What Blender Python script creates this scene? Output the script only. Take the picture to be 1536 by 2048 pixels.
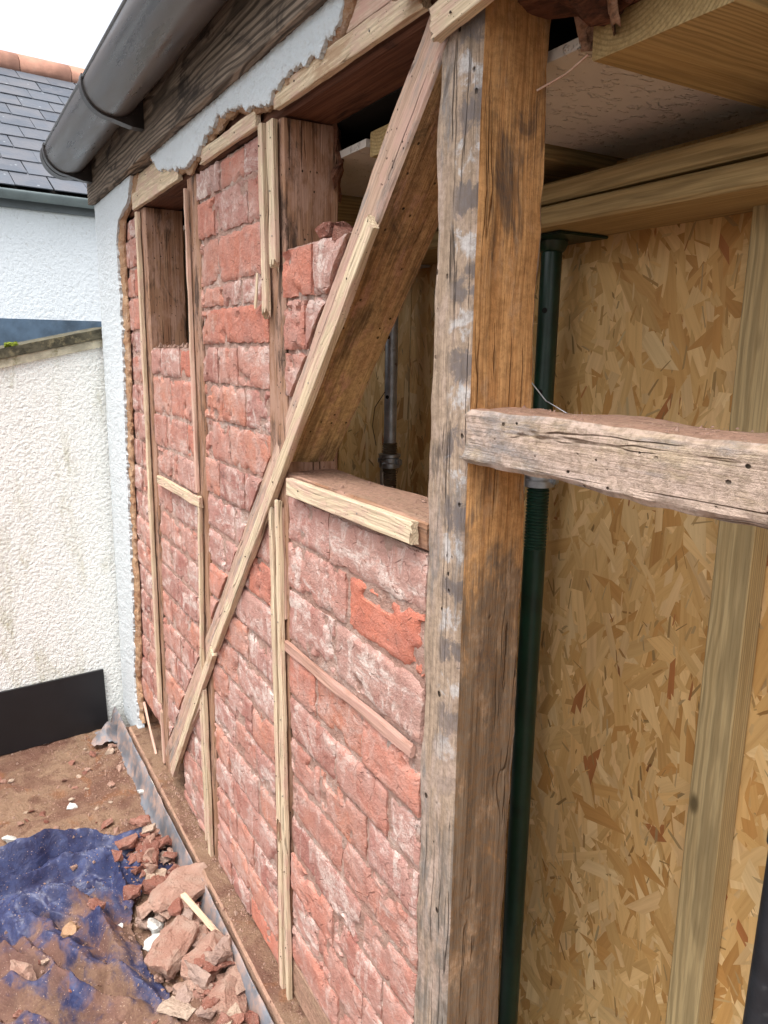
import bpy, bmesh, math, random
import numpy as np
from mathutils import Vector, Matrix, noise as mnoise

random.seed(7)
RNG = np.random.default_rng(7)
S = bpy.context.scene
COL = S.collection
for o in list(bpy.data.objects):
    bpy.data.objects.remove(o, do_unlink=True)
ZC = 1.755                                   # camera eye height above the flat roof deck (deck = 0)

# ------------------------------------------------------------------ camera, sky, sun, exposure
cd = bpy.data.cameras.new('camera'); cam = bpy.data.objects.new('camera', cd); COL.objects.link(cam)
cam.location = (0, -.66, ZC)
cam.rotation_euler = tuple(math.radians(a) for a in (78.215, -.883, 60.088))
cd.sensor_fit = 'VERTICAL'; cd.sensor_height = 24.0; cd.lens = 24.0 * 1531.0 / 2048.0
cd.clip_start = .02; cd.clip_end = 2000
S.camera = cam
SUN_EL, SUN_AZ = math.radians(67), math.radians(150)      # sun behind the camera, veiled by cloud
w = bpy.data.worlds.new('World'); S.world = w; w.use_nodes = True
wn = w.node_tree; wn.nodes.clear()
sky = wn.nodes.new('ShaderNodeTexSky'); sky.sky_type = 'NISHITA'; sky.sun_disc = False
sky.sun_elevation = SUN_EL; sky.sun_rotation = SUN_AZ
sky.air_density = 1.0; sky.dust_density = 5.0; sky.ozone_density = 1.0
hs = wn.nodes.new('ShaderNodeHueSaturation'); hs.inputs['Saturation'].default_value = .28; hs.inputs['Value'].default_value = 1.0
bg = wn.nodes.new('ShaderNodeBackground'); bg.inputs['Strength'].default_value = .15
wo = wn.nodes.new('ShaderNodeOutputWorld')
wn.links.new(sky.outputs[0], hs.inputs['Color']); wn.links.new(hs.outputs[0], bg.inputs[0]); wn.links.new(bg.outputs[0], wo.inputs[0])
sd = bpy.data.lights.new('sun', 'SUN'); sd.energy = .8; sd.angle = math.radians(35); sd.color = (1, .96, .9)
sun = bpy.data.objects.new('sun', sd); COL.objects.link(sun)
# NISHITA: rotation 0 = +Y, clockwise seen from above
sdir = Vector((math.sin(SUN_AZ) * math.cos(SUN_EL), math.cos(SUN_AZ) * math.cos(SUN_EL), math.sin(SUN_EL)))
sun.rotation_euler = sdir.to_track_quat('Z', 'Y').to_euler(); sun.location = sdir * 20
S.view_settings.view_transform = 'Standard'; S.view_settings.look = 'None'
S.view_settings.exposure = 1.4; S.view_settings.gamma = 1.0
S.view_settings.use_curve_mapping = False
S.cycles.max_bounces = 8; S.cycles.diffuse_bounces = 6; S.cycles.glossy_bounces = 3
S.cycles.use_denoising = True

# ------------------------------------------------------------------ node helpers
def sv(nd, key, val):
    s = nd.inputs[key]
    if isinstance(val, bpy.types.NodeSocket): s.id_data.links.new(val, s)
    elif isinstance(val, (tuple, list)) and len(val) == 3 and s.type == 'RGBA': s.default_value = (*val, 1)
    else: s.default_value = val
class MB:
    def __init__(s, name):
        s.m = bpy.data.materials.new(name); s.m.use_nodes = True
        s.t = s.m.node_tree; s.t.nodes.clear()
        s.out = s.t.nodes.new('ShaderNodeOutputMaterial')
        s.p = s.t.nodes.new('ShaderNodeBsdfPrincipled')
        s.t.links.new(s.p.outputs[0], s.out.inputs[0])
        s.p.inputs['Specular IOR Level'].default_value = .25
    def n(s, typ, **k):
        nd = s.t.nodes.new('ShaderNode' + typ)
        for a, v in k.items():
            if a.startswith('_'): setattr(nd, a[1:], v)
        for a, v in k.items():
            if not a.startswith('_'): sv(nd, a.replace('__', ' '), v)
        return nd
    def obj(s, sc=(1, 1, 1), rnd=True):
        tc = s.n('TexCoord'); v = tc.outputs['Object']
        if rnd:
            oi = s.n('ObjectInfo'); mu = s.n('VectorMath', _operation='SCALE'); sv(mu, 0, (17.3, 31.7, 23.9)); sv(mu, 'Scale', oi.outputs['Random'])
            ad = s.n('VectorMath', _operation='ADD'); sv(ad, 0, v); sv(ad, 1, mu.outputs[0]); v = ad.outputs[0]
        return s.scale(v, sc)
    def pos(s, sc=(1, 1, 1)):
        return s.scale(s.n('NewGeometry').outputs['Position'], sc)
    def scale(s, v, sc):
        mp = s.n('VectorMath', _operation='MULTIPLY'); sv(mp, 0, v); sv(mp, 1, sc); return mp.outputs[0]
    def noise(s, v, scale, detail=4, rough=.55, dist=0.):
        nd = s.n('TexNoise'); sv(nd, 'Vector', v); sv(nd, 'Scale', scale); sv(nd, 'Detail', detail); sv(nd, 'Roughness', rough); sv(nd, 'Distortion', dist)
        return nd.outputs[0]
    def vor(s, v, scale, feature='F1', rnd=1.):
        nd = s.n('TexVoronoi', _feature=feature); sv(nd, 'Vector', v); sv(nd, 'Scale', scale); sv(nd, 'Randomness', rnd); return nd.outputs['Distance']
    def wave(s, v, scale, dist, detail=3, dscale=1., direction='Y', typ='BANDS'):
        nd = s.n('TexWave', _wave_type=typ, _wave_profile='SIN')
        if typ == 'BANDS': nd.bands_direction = direction
        else: nd.rings_direction = direction
        sv(nd, 'Vector', v); sv(nd, 'Scale', scale); sv(nd, 'Distortion', dist); sv(nd, 'Detail', detail); sv(nd, 'Detail Scale', dscale); return nd.outputs['Fac']
    def ramp(s, f, a, b, lo=0., hi=1.):
        nd = s.n('MapRange', _interpolation_type='SMOOTHSTEP'); sv(nd, 'Value', f); sv(nd, 'From Min', a); sv(nd, 'From Max', b); sv(nd, 'To Min', lo); sv(nd, 'To Max', hi)
        return nd.outputs[0]
    def mix(s, f, a, b, mode='MIX'):
        nd = s.n('Mix', _data_type='RGBA', _blend_type=mode)
        for i, v in ((0, f), (6, a), (7, b)):
            so = nd.inputs[i]
            if isinstance(v, bpy.types.NodeSocket): s.t.links.new(v, so)
            elif isinstance(v, (tuple, list)): so.default_value = (*v[:3], 1)
            else: so.default_value = v
        return nd.outputs[2]
    def math(s, op, a, b=0.):
        nd = s.n('Math', _operation=op); sv(nd, 0, a); sv(nd, 1, b); return nd.outputs[0]
    def bump(s, h, strength=.5, dist=.01, prev=None):
        nd = s.n('Bump'); sv(nd, 'Height', h); sv(nd, 'Strength', strength); sv(nd, 'Distance', dist)
        if prev is not None: sv(nd, 'Normal', prev)
        return nd.outputs[0]
    def done(s, col, rough=.85, nrm=None, spec=None, metal=None):
        sv(s.p, 'Base Color', col); sv(s.p, 'Roughness', rough)
        if nrm is not None: sv(s.p, 'Normal', nrm)
        if spec is not None: sv(s.p, 'Specular IOR Level', spec)
        if metal is not None: sv(s.p, 'Metallic', metal)
        return s.m

# ------------------------------------------------------------------ materials
def wood(name, a, b, stain=(.05, .035, .025), st=(.56, .68), dust=None, du=(.46, .62), grain=1., rings=0., holes=0., white=None, rough=.85, bs=.5, ringsc=45., fib=0., pith=(.05, .09), wob=.012, grey=None, low=None, marks=None, knots=0., cracks=0.):
    m = MB(name); v = m.obj(); v0 = m.obj((1, 1, 1), False)
    g = m.noise(m.scale(v, (1.6 * grain, 55 * grain, 55 * grain)), 1., 6, .66, .5)
    g2 = m.noise(m.scale(v, (6, 190, 190)), 1., 3, .65)
    c = m.mix(m.ramp(g, .34, .64), a, b)
    c = m.mix(m.ramp(g2, .40, .68, 0, .5), c, tuple(x * .5 for x in a))
    h = m.math('ADD', g, m.math('MULTIPLY', g2, .5))
    if rings:
        oi = m.n('ObjectInfo'); wx = m.noise(m.scale(v, (1.3, 3, 3)), 1., 3, .5); wx2 = m.noise(m.scale(v, (9, 30, 30)), 1., 2, .5)
        of = m.n('CombineXYZ'); sv(of, 'Y', m.math('ADD', pith[0], m.math('MULTIPLY', m.math('SUBTRACT', wx, .5), wob * 8))); sv(of, 'Z', m.math('ADD', pith[1], m.math('ADD', m.math('MULTIPLY', m.math('SUBTRACT', wx, .5), wob * 5), m.math('MULTIPLY', m.math('SUBTRACT', wx2, .5), wob * .35))))
        ad = m.n('VectorMath', _operation='ADD'); sv(ad, 0, v0); sv(ad, 1, of.outputs[0])
        wv = m.wave(ad.outputs[0], ringsc, 0., 0, 1., 'X', 'RINGS')
        rm = m.ramp(wv, .35, 1.); c = m.mix(m.math('MULTIPLY', rm, m.math('MULTIPLY', rings, m.ramp(g, .3, .6, .45, 1.))), c, tuple(x * .40 for x in a)); h = m.math('SUBTRACT', h, m.math('MULTIPLY', rm, .35 * rings))
    big = m.noise(m.scale(v, (1.3, 3.2, 3.2)), 3.6, 6, .66, .8)
    sx = m.math('ADD', big, m.math('MULTIPLY', m.math('SUBTRACT', g2, .5), .22))
    if low is not None:
        sp = m.n('SeparateXYZ'); sv(sp, 0, v0); lw = m.math('ADD', m.math('MULTIPLY', m.ramp(sp.outputs['X'], low[1], low[2], 1, 0), low[3]), m.math('MULTIPLY', m.math('SUBTRACT', sx, .5), 2.4))
        c = m.mix(m.ramp(lw, .12, .62, 0, .9), c, m.mix(m.ramp(g, .35, .62), tuple(x * .45 for x in low[0]), low[0]))
    if grey is not None:
        gn = m.noise(m.scale(v, (1.1, 5, 5)), 4.2, 6, .68, .4); gx = m.math('ADD', gn, m.math('MULTIPLY', m.math('SUBTRACT', g, .5), .35)); c = m.mix(m.ramp(gx, grey[1], grey[2], 0, .9), c, m.mix(m.ramp(g2, .35, .65), tuple(x * .6 for x in grey[0]), grey[0]))
    c = m.mix(m.ramp(sx, st[0], st[1], 0, .85), c, stain)
    if dust is not None:
        dn = m.noise(m.scale(v, (1.5, 4, 4)), 6.5, 7, .72); c = m.mix(m.ramp(dn, du[0], du[1], 0, .8), c, dust)
    if marks:
        sp = m.n('SeparateXYZ'); sv(sp, 0, v0); bw = m.math('SINE', m.math('MULTIPLY', sp.outputs['X'], 56.)); bn = m.noise(v, 26, 5, .7, .4); side = m.math('MULTIPLY', m.ramp(sp.outputs['Y'], .012, -.012), m.ramp(sp.outputs['X'], -.25, .15))
        k1 = m.math('MULTIPLY', m.ramp(m.math('ADD', bw, m.math('MULTIPLY', m.math('SUBTRACT', bn, .5), 6.)), .15, .9), side); c = m.mix(m.math('MULTIPLY', k1, .85), c, (.135, .118, .118))
        k2 = m.math('MULTIPLY', m.ramp(m.math('ADD', m.math('MULTIPLY', bw, -1.), m.math('MULTIPLY', m.math('SUBTRACT', bn, .5), 7.)), .55, 1.4), side); c = m.mix(m.math('MULTIPLY', k2, .62), c, (.56, .56, .57))
    if cracks:
        ck = m.noise(m.scale(v, (.9, 26, 26)), 1., 2, .5, .25); cm = m.math('MULTIPLY', m.ramp(m.math('ABSOLUTE', m.math('SUBTRACT', ck, .5)), .0, .012, 1, 0), m.ramp(m.noise(m.scale(v, (1.4, 4, 4)), 4., 3), .47, .58)); c = m.mix(m.math('MULTIPLY', cm, cracks), c, (.03, .02, .015)); h = m.math('SUBTRACT', h, m.math('MULTIPLY', cm, 1.6))
    if white is not None:
        wn_ = m.noise(m.scale(v, (1.2, 5, 5)), 7., 4, .6); fl = m.noise(m.scale(v, (6, 30, 30)), 3., 3, .7)
        c = m.mix(m.math('MULTIPLY', m.ramp(wn_, white[1], white[1] + .07), m.ramp(fl, .38, .55)), c, white[0])
    if knots:
        kd = m.vor(m.scale(v, (.8, 1.6, 1.6)), knots); ks = m.ramp(m.noise(v, knots * .5, 1), .5, .56); c = m.mix(m.math('MULTIPLY', m.ramp(kd, .05, .13, 1, 0), ks), c, tuple(x * .3 for x in a))
    if holes:
        vd = m.math('ADD', m.vor(m.scale(v, (1, 1.3, 1.3)), holes), m.math('MULTIPLY', m.noise(v, holes * .9, 1), .16)); hm = m.ramp(vd, .16, .23, 1, 0)
        hm = m.math('MULTIPLY', hm, m.ramp(m.noise(v, holes * .25, 3), .46, .52)); c = m.mix(hm, c, (.018, .012, .008)); h = m.math('SUBTRACT', h, m.math('MULTIPLY', hm, 1.5))
    if fib:
        fb = m.noise(m.pos((1, 1, 1)), 80, 6, .75); h = m.math('ADD', h, m.math('MULTIPLY', fb, fib)); c = m.mix(m.ramp(fb, .42, .62, 0, .45), c, tuple(x * .45 for x in a))
    return m.done(c, rough, m.bump(h, bs, .005), .15)

W_POST = wood('old post wood', (.33, .24, .17), (.46, .345, .255), (.08, .06, .05), (.55, .68), dust=(.47, .355, .29), du=(.47, .66), grey=((.26, .235, .22), .53, .66), low=((.27, .24, .21), -.6, .3, .6), marks=True, bs=1., cracks=.7, holes=30, fib=.3)
W_POSTS = wood('old post side wood', (.46, .225, .085), (.58, .32, .135), (.09, .06, .045), (.57, .74), low=((.15, .115, .085), -.05, .5, .92), dust=(.40, .26, .16), du=(.52, .72), bs=.7, cracks=.45, fib=.25)
W_OLD = wood('old stud wood', (.26, .13, .075), (.36, .21, .13), (.045, .032, .026), (.50, .64), dust=(.40, .245, .18), du=(.44, .62), holes=60, bs=.7, cracks=.7)
W_BRACE = wood('brace wood', (.44, .29, .205), (.58, .41, .31), (.20, .145, .115), (.53, .68), dust=(.53, .335, .27), du=(.44, .62), grey=((.33, .285, .255), .50, .64), bs=.8, cracks=.5, holes=70)
W_BRACEU = wood('brace worm eaten underside', (.33, .18, .085), (.55, .34, .165), (.07, .042, .028), (.53, .68), dust=(.50, .28, .19), du=(.50, .68), low=((.66, .45, .21), -.58, -1.05, .75), holes=46, bs=1., fib=.9)
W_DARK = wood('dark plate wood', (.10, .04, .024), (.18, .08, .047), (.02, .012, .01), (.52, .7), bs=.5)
W_LATH = wood('pale batten wood', (.60, .465, .31), (.74, .60, .42), (.40, .26, .16), (.58, .72), dust=(.54, .36, .28), du=(.45, .62), bs=.6, rings=.3, ringsc=70, holes=130, cracks=.5)
W_LATHP = wood('brick stained strip wood', (.38, .215, .16), (.50, .31, .24), (.26, .13, .1), (.55, .7), dust=(.46, .27, .22), du=(.42, .6), bs=.6)
W_LATHD = wood('dusty batten wood', (.50, .33, .24), (.64, .47, .36), (.3, .17, .11), (.56, .75), dust=(.56, .34, .27), du=(.42, .6), bs=.5)
W_TREAT = wood('treated timber', (.42, .285, .125), (.50, .36, .17), (.24, .16, .07), (.66, .85), rings=.45, ringsc=52, rough=.7, bs=.3, knots=5., wob=.006)
W_TREATG = wood('green treated timber', (.47, .34, .165), (.55, .415, .215), (.28, .22, .12), (.66, .85), rings=.5, ringsc=58, rough=.7, bs=.3, knots=5., pith=(.02, .07), wob=.006)
W_RAIL = wood('weathered rail wood', (.44, .32, .21), (.60, .47, .34), (.22, .17, .14), (.54, .68), dust=(.60, .45, .37), du=(.36, .56), holes=46, grey=((.33, .30, .29), .54, .66), low=((.40, .37, .36), -.40, -.15, .55), bs=1., fib=1.2, cracks=.2)
W_FASC = wood('weathered dark fascia', (.16, .12, .09), (.32, .25, .19), (.03, .023, .02), (.50, .68), rings=1., ringsc=30, bs=.7, pith=(.0, .05), wob=.02)
W_SILL = wood('dusty sill wood', (.36, .22, .15), (.46, .31, .215), (.2, .11, .075), (.56, .75), dust=(.42, .25, .18), du=(.32, .55), bs=1., fib=1.2)

def mk_brick():
    m = MB('brick'); v = m.obj(); oi = m.n('ObjectInfo'); base = oi.outputs['Color']; al = oi.outputs['Alpha']
    big = m.noise(v, 14, 5, .62); fine = m.noise(v, 130, 4, .7); mid = m.noise(v, 46, 5, .65, .4)
    c = m.mix(m.ramp(big, .35, .7, 0, .6), base, (.30, .115, .09))
    c = m.mix(m.ramp(mid, .5, .75, 0, .45), c, (.55, .25, .17))
    # pink mortar dust over everything
    pd = m.noise(m.pos((1, 1, 1)), 11, 6, .66); c = m.mix(m.math('MULTIPLY', m.ramp(pd, .37, .64, .10, .76), m.ramp(al, .05, .45, .25, 1.)), c, (.46, .275, .23))
    # limewash residue, dragged in streaks
    st = m.math('MAXIMUM', m.noise(m.pos((6.5, 15, 15)), 1., 6, .7, .7), m.math('SUBTRACT', m.noise(m.pos((18, 16, 6)), 1., 6, .7, .6), .02)); st2 = m.noise(m.pos((42, 60, 60)), 1., 5, .78, .3)
    lm = m.math('MULTIPLY', m.ramp(st, .48, .64), m.ramp(st2, .32, .60))
    c = m.mix(m.math('MULTIPLY', m.math('MULTIPLY', lm, .9), al), c, (.70, .60, .54))
    sk = m.noise(m.pos((1, 1, 1)), 5.2, 4, .6); c = m.mix(m.math('MULTIPLY', m.ramp(sk, .66, .74), m.ramp(mid, .4, .6)), c, (.10, .075, .07))
    sp = m.ramp(m.noise(m.pos((1, 1, 1)), 420, 2, .5), .66, .72); c = m.mix(m.math('MULTIPLY', sp, .6), c, (.70, .58, .48))
    ck = m.vor(m.scale(v, (1, 1, 1)), 22, 'DISTANCE_TO_EDGE'); ckm = m.math('MULTIPLY', m.ramp(ck, .0, .035, 1, 0), m.ramp(mid, .52, .6))
    c = m.mix(m.math('MULTIPLY', ckm, .5), c, (.2, .09, .07))
    h = m.math('ADD', m.math('MULTIPLY', mid, .6), m.math('ADD', m.math('MULTIPLY', fine, 1.1), m.math('MULTIPLY', ckm, -.5)))
    return m.done(c, .92, m.bump(h, .85, .006), .15)
BRICK = mk_brick()
def mk_mortar(name='mortar', a=(.44, .255, .20), b=(.54, .36, .295), lime=.8):
    m = MB(name); p = m.pos(); big = m.noise(p, 12, 5, .65); fine = m.noise(p, 160, 5, .75); mid = m.noise(p, 50, 5, .7)
    c = m.mix(m.ramp(big, .35, .65), a, b)
    st = m.noise(m.pos((6.5, 15, 15)), 1., 6, .7, .7); c = m.mix(m.math('MULTIPLY', m.ramp(st, .48, .62), m.math('MULTIPLY', m.ramp(mid, .42, .6), lime)), c, (.66, .545, .48))
    c = m.mix(m.ramp(mid, .62, .74, 0, .5), c, (.24, .12, .09))
    sp = m.ramp(m.noise(p, 380, 2, .5), .62, .70); c = m.mix(m.math('MULTIPLY', sp, .6), c, (.68, .54, .45))
    return m.done(c, .95, m.bump(m.math('ADD', m.math('MULTIPLY', mid, 1.5), fine), 1., .009), .1)
MORTAR = mk_mortar()
SCRATCH = mk_mortar('orange scratch coat', (.40, .215, .12), (.56, .36, .22), .3)
def mk_render(name, col, dirt, dmask, sc=95, bst=.9, bd=.008):
    m = MB(name); p = m.pos(); b1 = m.noise(p, sc, 3, .55); b2 = m.noise(p, sc * 3, 2, .5)
    c = m.mix(m.ramp(m.noise(p, 4.5, 5, .65), .4, .7, 0, .25), col, tuple(x * .88 for x in col))
    d = m.noise(m.pos((7, 7, 2.2)), 1., 5, .62, .4); d2 = m.noise(p, 60, 4, .7)
    c = m.mix(m.math('MULTIPLY', m.ramp(d, dmask[0], dmask[1]), m.ramp(d2, .3, .7, .25, .9)), c, dirt)
    pit = m.ramp(b1, .30, .40, 1, 0); c = m.mix(m.math('MULTIPLY', pit, .32), c, (.45, .43, .39))
    return m.done(c, .93, m.bump(m.math('ADD', b1, m.math('MULTIPLY', b2, .3)), bst, bd), .2)
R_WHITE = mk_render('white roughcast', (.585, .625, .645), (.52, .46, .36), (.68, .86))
R_LOW = mk_render('stained white roughcast', (.88, .89, .85), (.42, .39, .22), (.50, .72), 70, 1., .011)
R_HOUSE = mk_render('house white roughcast', (.80, .84, .86), (.74, .68, .6), (.62, .9), 40, .6, .015)
def mk_plain(name, col, rough=.5, spec=.5, metal=0., var=.25, vs=12., bump=.0, bsc=60, dust=None, df=(.55, .75), dsc=30, coat=0.):
    m = MB(name); p = m.obj(); n1 = m.noise(p, vs, 5, .6)
    c = m.mix(m.ramp(n1, .3, .7, 0, 1), tuple(x * (1 - var) for x in col), tuple(min(1, x * (1 + var)) for x in col))
    r = rough
    if dust is not None:
        dn = m.noise(p, dsc, 6, .7); f = m.ramp(dn, df[0], df[1]); c = m.mix(m.math('MULTIPLY', f, .85), c, dust); r = m.ramp(dn, df[0], df[1], rough, .9)
    nr = m.bump(m.noise(p, bsc, 4, .6), bump, .005) if bump else None
    return m.done(c, r, nr, spec, metal)
def mk_gutter():
    m = MB('dark grey gutter plastic'); p = m.obj((1, 1, 1), False); n1 = m.noise(m.scale(p, (1.5, 12, 12)), 2., 5, .6)
    c = m.mix(m.ramp(n1, .35, .7), (.055, .050, .049), (.10, .09, .085))
    stk = m.noise(m.scale(p, (3, 40, 40)), 2., 5, .7); c = m.mix(m.ramp(stk, .55, .8, 0, .6), c, (.13, .115, .10))
    dr = m.vor(p, 120); dm = m.math('MULTIPLY', m.ramp(dr, .12, .2, 1, 0), m.ramp(m.noise(p, 14, 2), .5, .58)); c = m.mix(m.math('MULTIPLY', dm, .7), c, (.012, .011, .01))
    return m.done(c, m.ramp(n1, .3, .7, .22, .42), m.bump(m.math('ADD', m.math('MULTIPLY', n1, .4), dm), .15, .002), .5)
GUTTER = mk_gutter()
BRACKET = mk_plain('black bracket plastic', (.028, .024, .023), .38, .5, 0, .3, 20, dust=(.13, .11, .1), df=(.62, .85))
LEAD = mk_plain('lead flashing', (.135, .145, .165), .55, .5, .0, .3, 9, .4, 25, dust=(.36, .24, .19), df=(.42, .64), dsc=14)
FLASH = mk_plain('blue grey flashing tape', (.07, .11, .16), .5, .5, 0, .35, 7, .3, 14, dust=(.20, .25, .3), df=(.55, .8), dsc=8)
BLACKB = mk_plain('black plastic board', (.012, .012, .014), .42, .45, 0, .2, 5, dust=(.16, .13, .12), df=(.70, .78), dsc=55)
COPING = mk_plain('mossy coping', (.075, .068, .045), .9, .3, 0, .5, 22, .8, 60, dust=(.20, .17, .10), df=(.5, .65), dsc=26)
COPEDGE = mk_plain('lichen stained mortar drip', (.52, .48, .36), .92, .2, 0, .25, 20, .8, 50, dust=(.20, .18, .09), df=(.5, .7), dsc=22)
GREEN = mk_plain('green prop paint', (.006, .026, .015), .33, .5, 0, .3, 14, .12, 30, dust=(.10, .10, .085), df=(.70, .82), dsc=26)
STEEL = mk_plain('galvanised steel', (.40, .41, .42), .42, .5, .85, .2, 30, .15, 60)
GALV = mk_plain('worn prop steel', (.44, .46, .48), .38, .5, .6, .25, 24, .2, 50, dust=(.16, .11, .07), df=(.58, .78))
BRASSY = mk_plain('rusty thread steel', (.15, .115, .075), .5, .5, .5, .3, 24, .3, 60)
DARKPIPE = mk_plain('dark steel prop', (.022, .026, .032), .45, .5, .1, .3, 18, .2, 60, dust=(.10, .10, .10), df=(.62, .8))
RUST = mk_plain('rusty nail', (.055, .035, .025), .8, .3, .2, .4, 80)
NAILG = mk_plain('nail head steel', (.22, .20, .18), .5, .5, .6, .3, 80)
RIDGE = mk_plain('terracotta ridge tile', (.40, .21, .15), .85, .2, 0, .22, 5, .4, 40, dust=(.36, .26, .2), df=(.55, .8), dsc=6)
FASCG = mk_plain('grey painted fascia', (.14, .16, .17), .5, .4, 0, .12, 4)
GUTG = mk_plain('grey house gutter', (.21, .25, .25), .5, .4, 0, .2, 4, dust=(.28, .24, .18), df=(.6, .85), dsc=8)
VOIDM = mk_plain('dark roof void', (.02, .018, .016), .95, .1, 0, .2, 5)
CEILB = None
def mk_slate():
    m = MB('slate'); oi = m.n('ObjectInfo'); p = m.obj(); n1 = m.noise(p, 5, 5, .65)
    a = m.mix(oi.outputs['Random'], (.065, .078, .10), (.10, .113, .135)); c = m.mix(m.ramp(n1, .35, .7), a, (.12, .122, .135))
    ly = m.math('MULTIPLY', m.ramp(m.vor(p, 9), .05, .1, 1, 0), .7); c = m.mix(ly, c, (.34, .37, .38))
    return m.done(c, .5, m.bump(m.noise(p, 26, 4), .3, .01), .4)
SLATE = mk_slate()
def mk_ceiling():
    m = MB('stippled ceiling'); p = m.obj((1, 1, 1), False)
    v1 = m.noise(m.scale(p, (1, .55, 1)), 75, 2, .5); bl = m.ramp(v1, .56, .68)
    c = m.mix(m.ramp(m.noise(p, 3, 4), .3, .7), (.60, .54, .48), (.68, .62, .56))
    return m.done(c, .8, m.bump(bl, .8, .006), .3)
CEIL = mk_ceiling()
def mk_osb(strand):
    m = MB('osb strand' if strand else 'osb board')
    if strand:
        at = m.n('Attribute', _attribute_name='col'); c = at.outputs['Color']; uv = m.n('UVMap').outputs[0]
        g = m.noise(m.scale(uv, (4, 90, 1)), 1., 4, .65)
        c = m.mix(m.ramp(g, .35, .75, 0, .42), c, m.mix(1., c, (.62, .5, .38), 'MULTIPLY'))
        c = m.mix(m.ramp(m.noise(m.pos(), 260, 2), .70, .78, 0, .5), c, (.2, .1, .04))
        return m.done(c, .62, m.bump(g, .35, .002), .3)
    p = m.obj(); n1 = m.noise(m.scale(p, (30, 12, 9)), 1., 5, .7); c = m.mix(m.ramp(n1, .3, .7), (.34, .20, .085), (.56, .37, .17))
    return m.done(c, .65, m.bump(n1, .5, .004), .3)
OSB, STRAND = mk_osb(False), mk_osb(True)
def mk_tarp():
    m = MB('blue tarpaulin with dirt'); p = m.pos(); n1 = m.noise(p, 6.5, 6, .66, .6); n2 = m.noise(p, 34, 5, .7, .4); fine = m.noise(p, 160, 3, .7)
    at = m.n('Attribute', _attribute_name='dirt').outputs['Fac']
    c = m.mix(m.ramp(n2, .3, .7), (.010, .021, .072), (.030, .054, .145))
    f = m.math('ADD', m.math('ADD', m.math('MULTIPLY', n1, 1.0), m.math('MULTIPLY', n2, .40)), at)
    dc = m.mix(m.ramp(m.noise(p, 5, 4, .6), .4, .62), (.155, .08, .058), (.21, .125, .08)); dc = m.mix(m.ramp(fine, .35, .7, 0, .5), dc, (.10, .05, .04))
    c = m.mix(m.ramp(f, .70, .92, .12, .97), c, dc)
    sp = m.ramp(m.noise(p, 210, 2, .5), .68, .72); c = m.mix(m.math('MULTIPLY', sp, .7), c, (.48, .35, .27))
    wr = m.noise(m.pos((1, 1, 1)), 13, 4, .55, 1.8)
    return m.done(c, m.ramp(f, .60, .9, .38, .92), m.bump(m.math('ADD', m.math('MULTIPLY', wr, 1.2), m.math('MULTIPLY', fine, .2)), .45, .012), .35)
TARP = mk_tarp()
def mk_deck():
    m = MB('dirt covered deck'); p = m.pos(); n1 = m.noise(p, 3.2, 6, .66, .6); n2 = m.noise(p, 16, 6, .7, .3); fine = m.noise(p, 150, 4, .75)
    c = m.mix(m.ramp(n1, .40, .60), (.205, .108, .077), (.32, .205, .135))
    c = m.mix(m.ramp(n2, .48, .68, 0, .8), c, (.155, .074, .053)); c = m.mix(m.ramp(m.noise(p, 7, 4, .6, 1.), .56, .68, 0, .6), c, (.30, .13, .06))
    sp = m.ramp(m.noise(p, 210, 3, .6), .62, .68); c = m.mix(m.math('MULTIPLY', sp, .65), c, (.50, .37, .29))
    dk = m.ramp(m.noise(p, 120, 3, .6), .30, .38, 1, 0); c = m.mix(m.math('MULTIPLY', dk, .5), c, (.10, .045, .03))
    return m.done(c, .95, m.bump(m.math('ADD', m.math('MULTIPLY', n2, 2.), fine), 1., .012), .1)
DECK = mk_deck()
def mk_rubble(name, a, b, dust=(.43, .30, .235), dl=.9):
    m = MB(name); v = m.obj(); n1 = m.noise(v, 22, 5, .65); f = m.noise(v, 130, 4, .72); oi = m.n('ObjectInfo')
    c = m.mix(oi.outputs['Random'], a, b); c = m.mix(m.ramp(n1, .4, .7, 0, dl), c, dust); c = m.mix(m.ramp(f, .56, .72, 0, .45), c, tuple(x * .5 for x in a))
    c = m.mix(m.math('MULTIPLY', m.ramp(m.noise(v, 300, 2), .64, .70), .5), c, (.62, .48, .40))
    return m.done(c, .95, m.bump(m.math('ADD', n1, m.math('MULTIPLY', f, 1.2)), 1., .009), .1)
RUB = mk_rubble('broken brick', (.36, .195, .145), (.45, .285, .22))
RUBG = mk_rubble('greyish mortar lump', (.33, .22, .18), (.42, .30, .25))
RUBD = mk_rubble('dark red brick lump', (.24, .095, .07), (.33, .145, .105), (.38, .24, .19), .5)
RUBT = mk_rubble('buff mortar lump', (.46, .34, .25), (.52, .40, .31), (.44, .31, .24), .6)
PLASTER = mk_rubble('white plaster lump', (.76, .76, .72), (.70, .70, .66), (.60, .52, .45), .45)
MOSS = mk_plain('moss', (.13, .16, .02), .95, .1, 0, .5, 60, 1., 120)
GROUNDM = mk_plain('ground', (.10, .10, .09), .95, .1, 0, .3, 1.)
PLASTERW = mk_plain('interior plaster', (.34, .30, .26), .9, .1, 0, .15, 3)
BOARDF = mk_plain('interior floorboards', (.24, .15, .09), .8, .2, 0, .3, 6)

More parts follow.
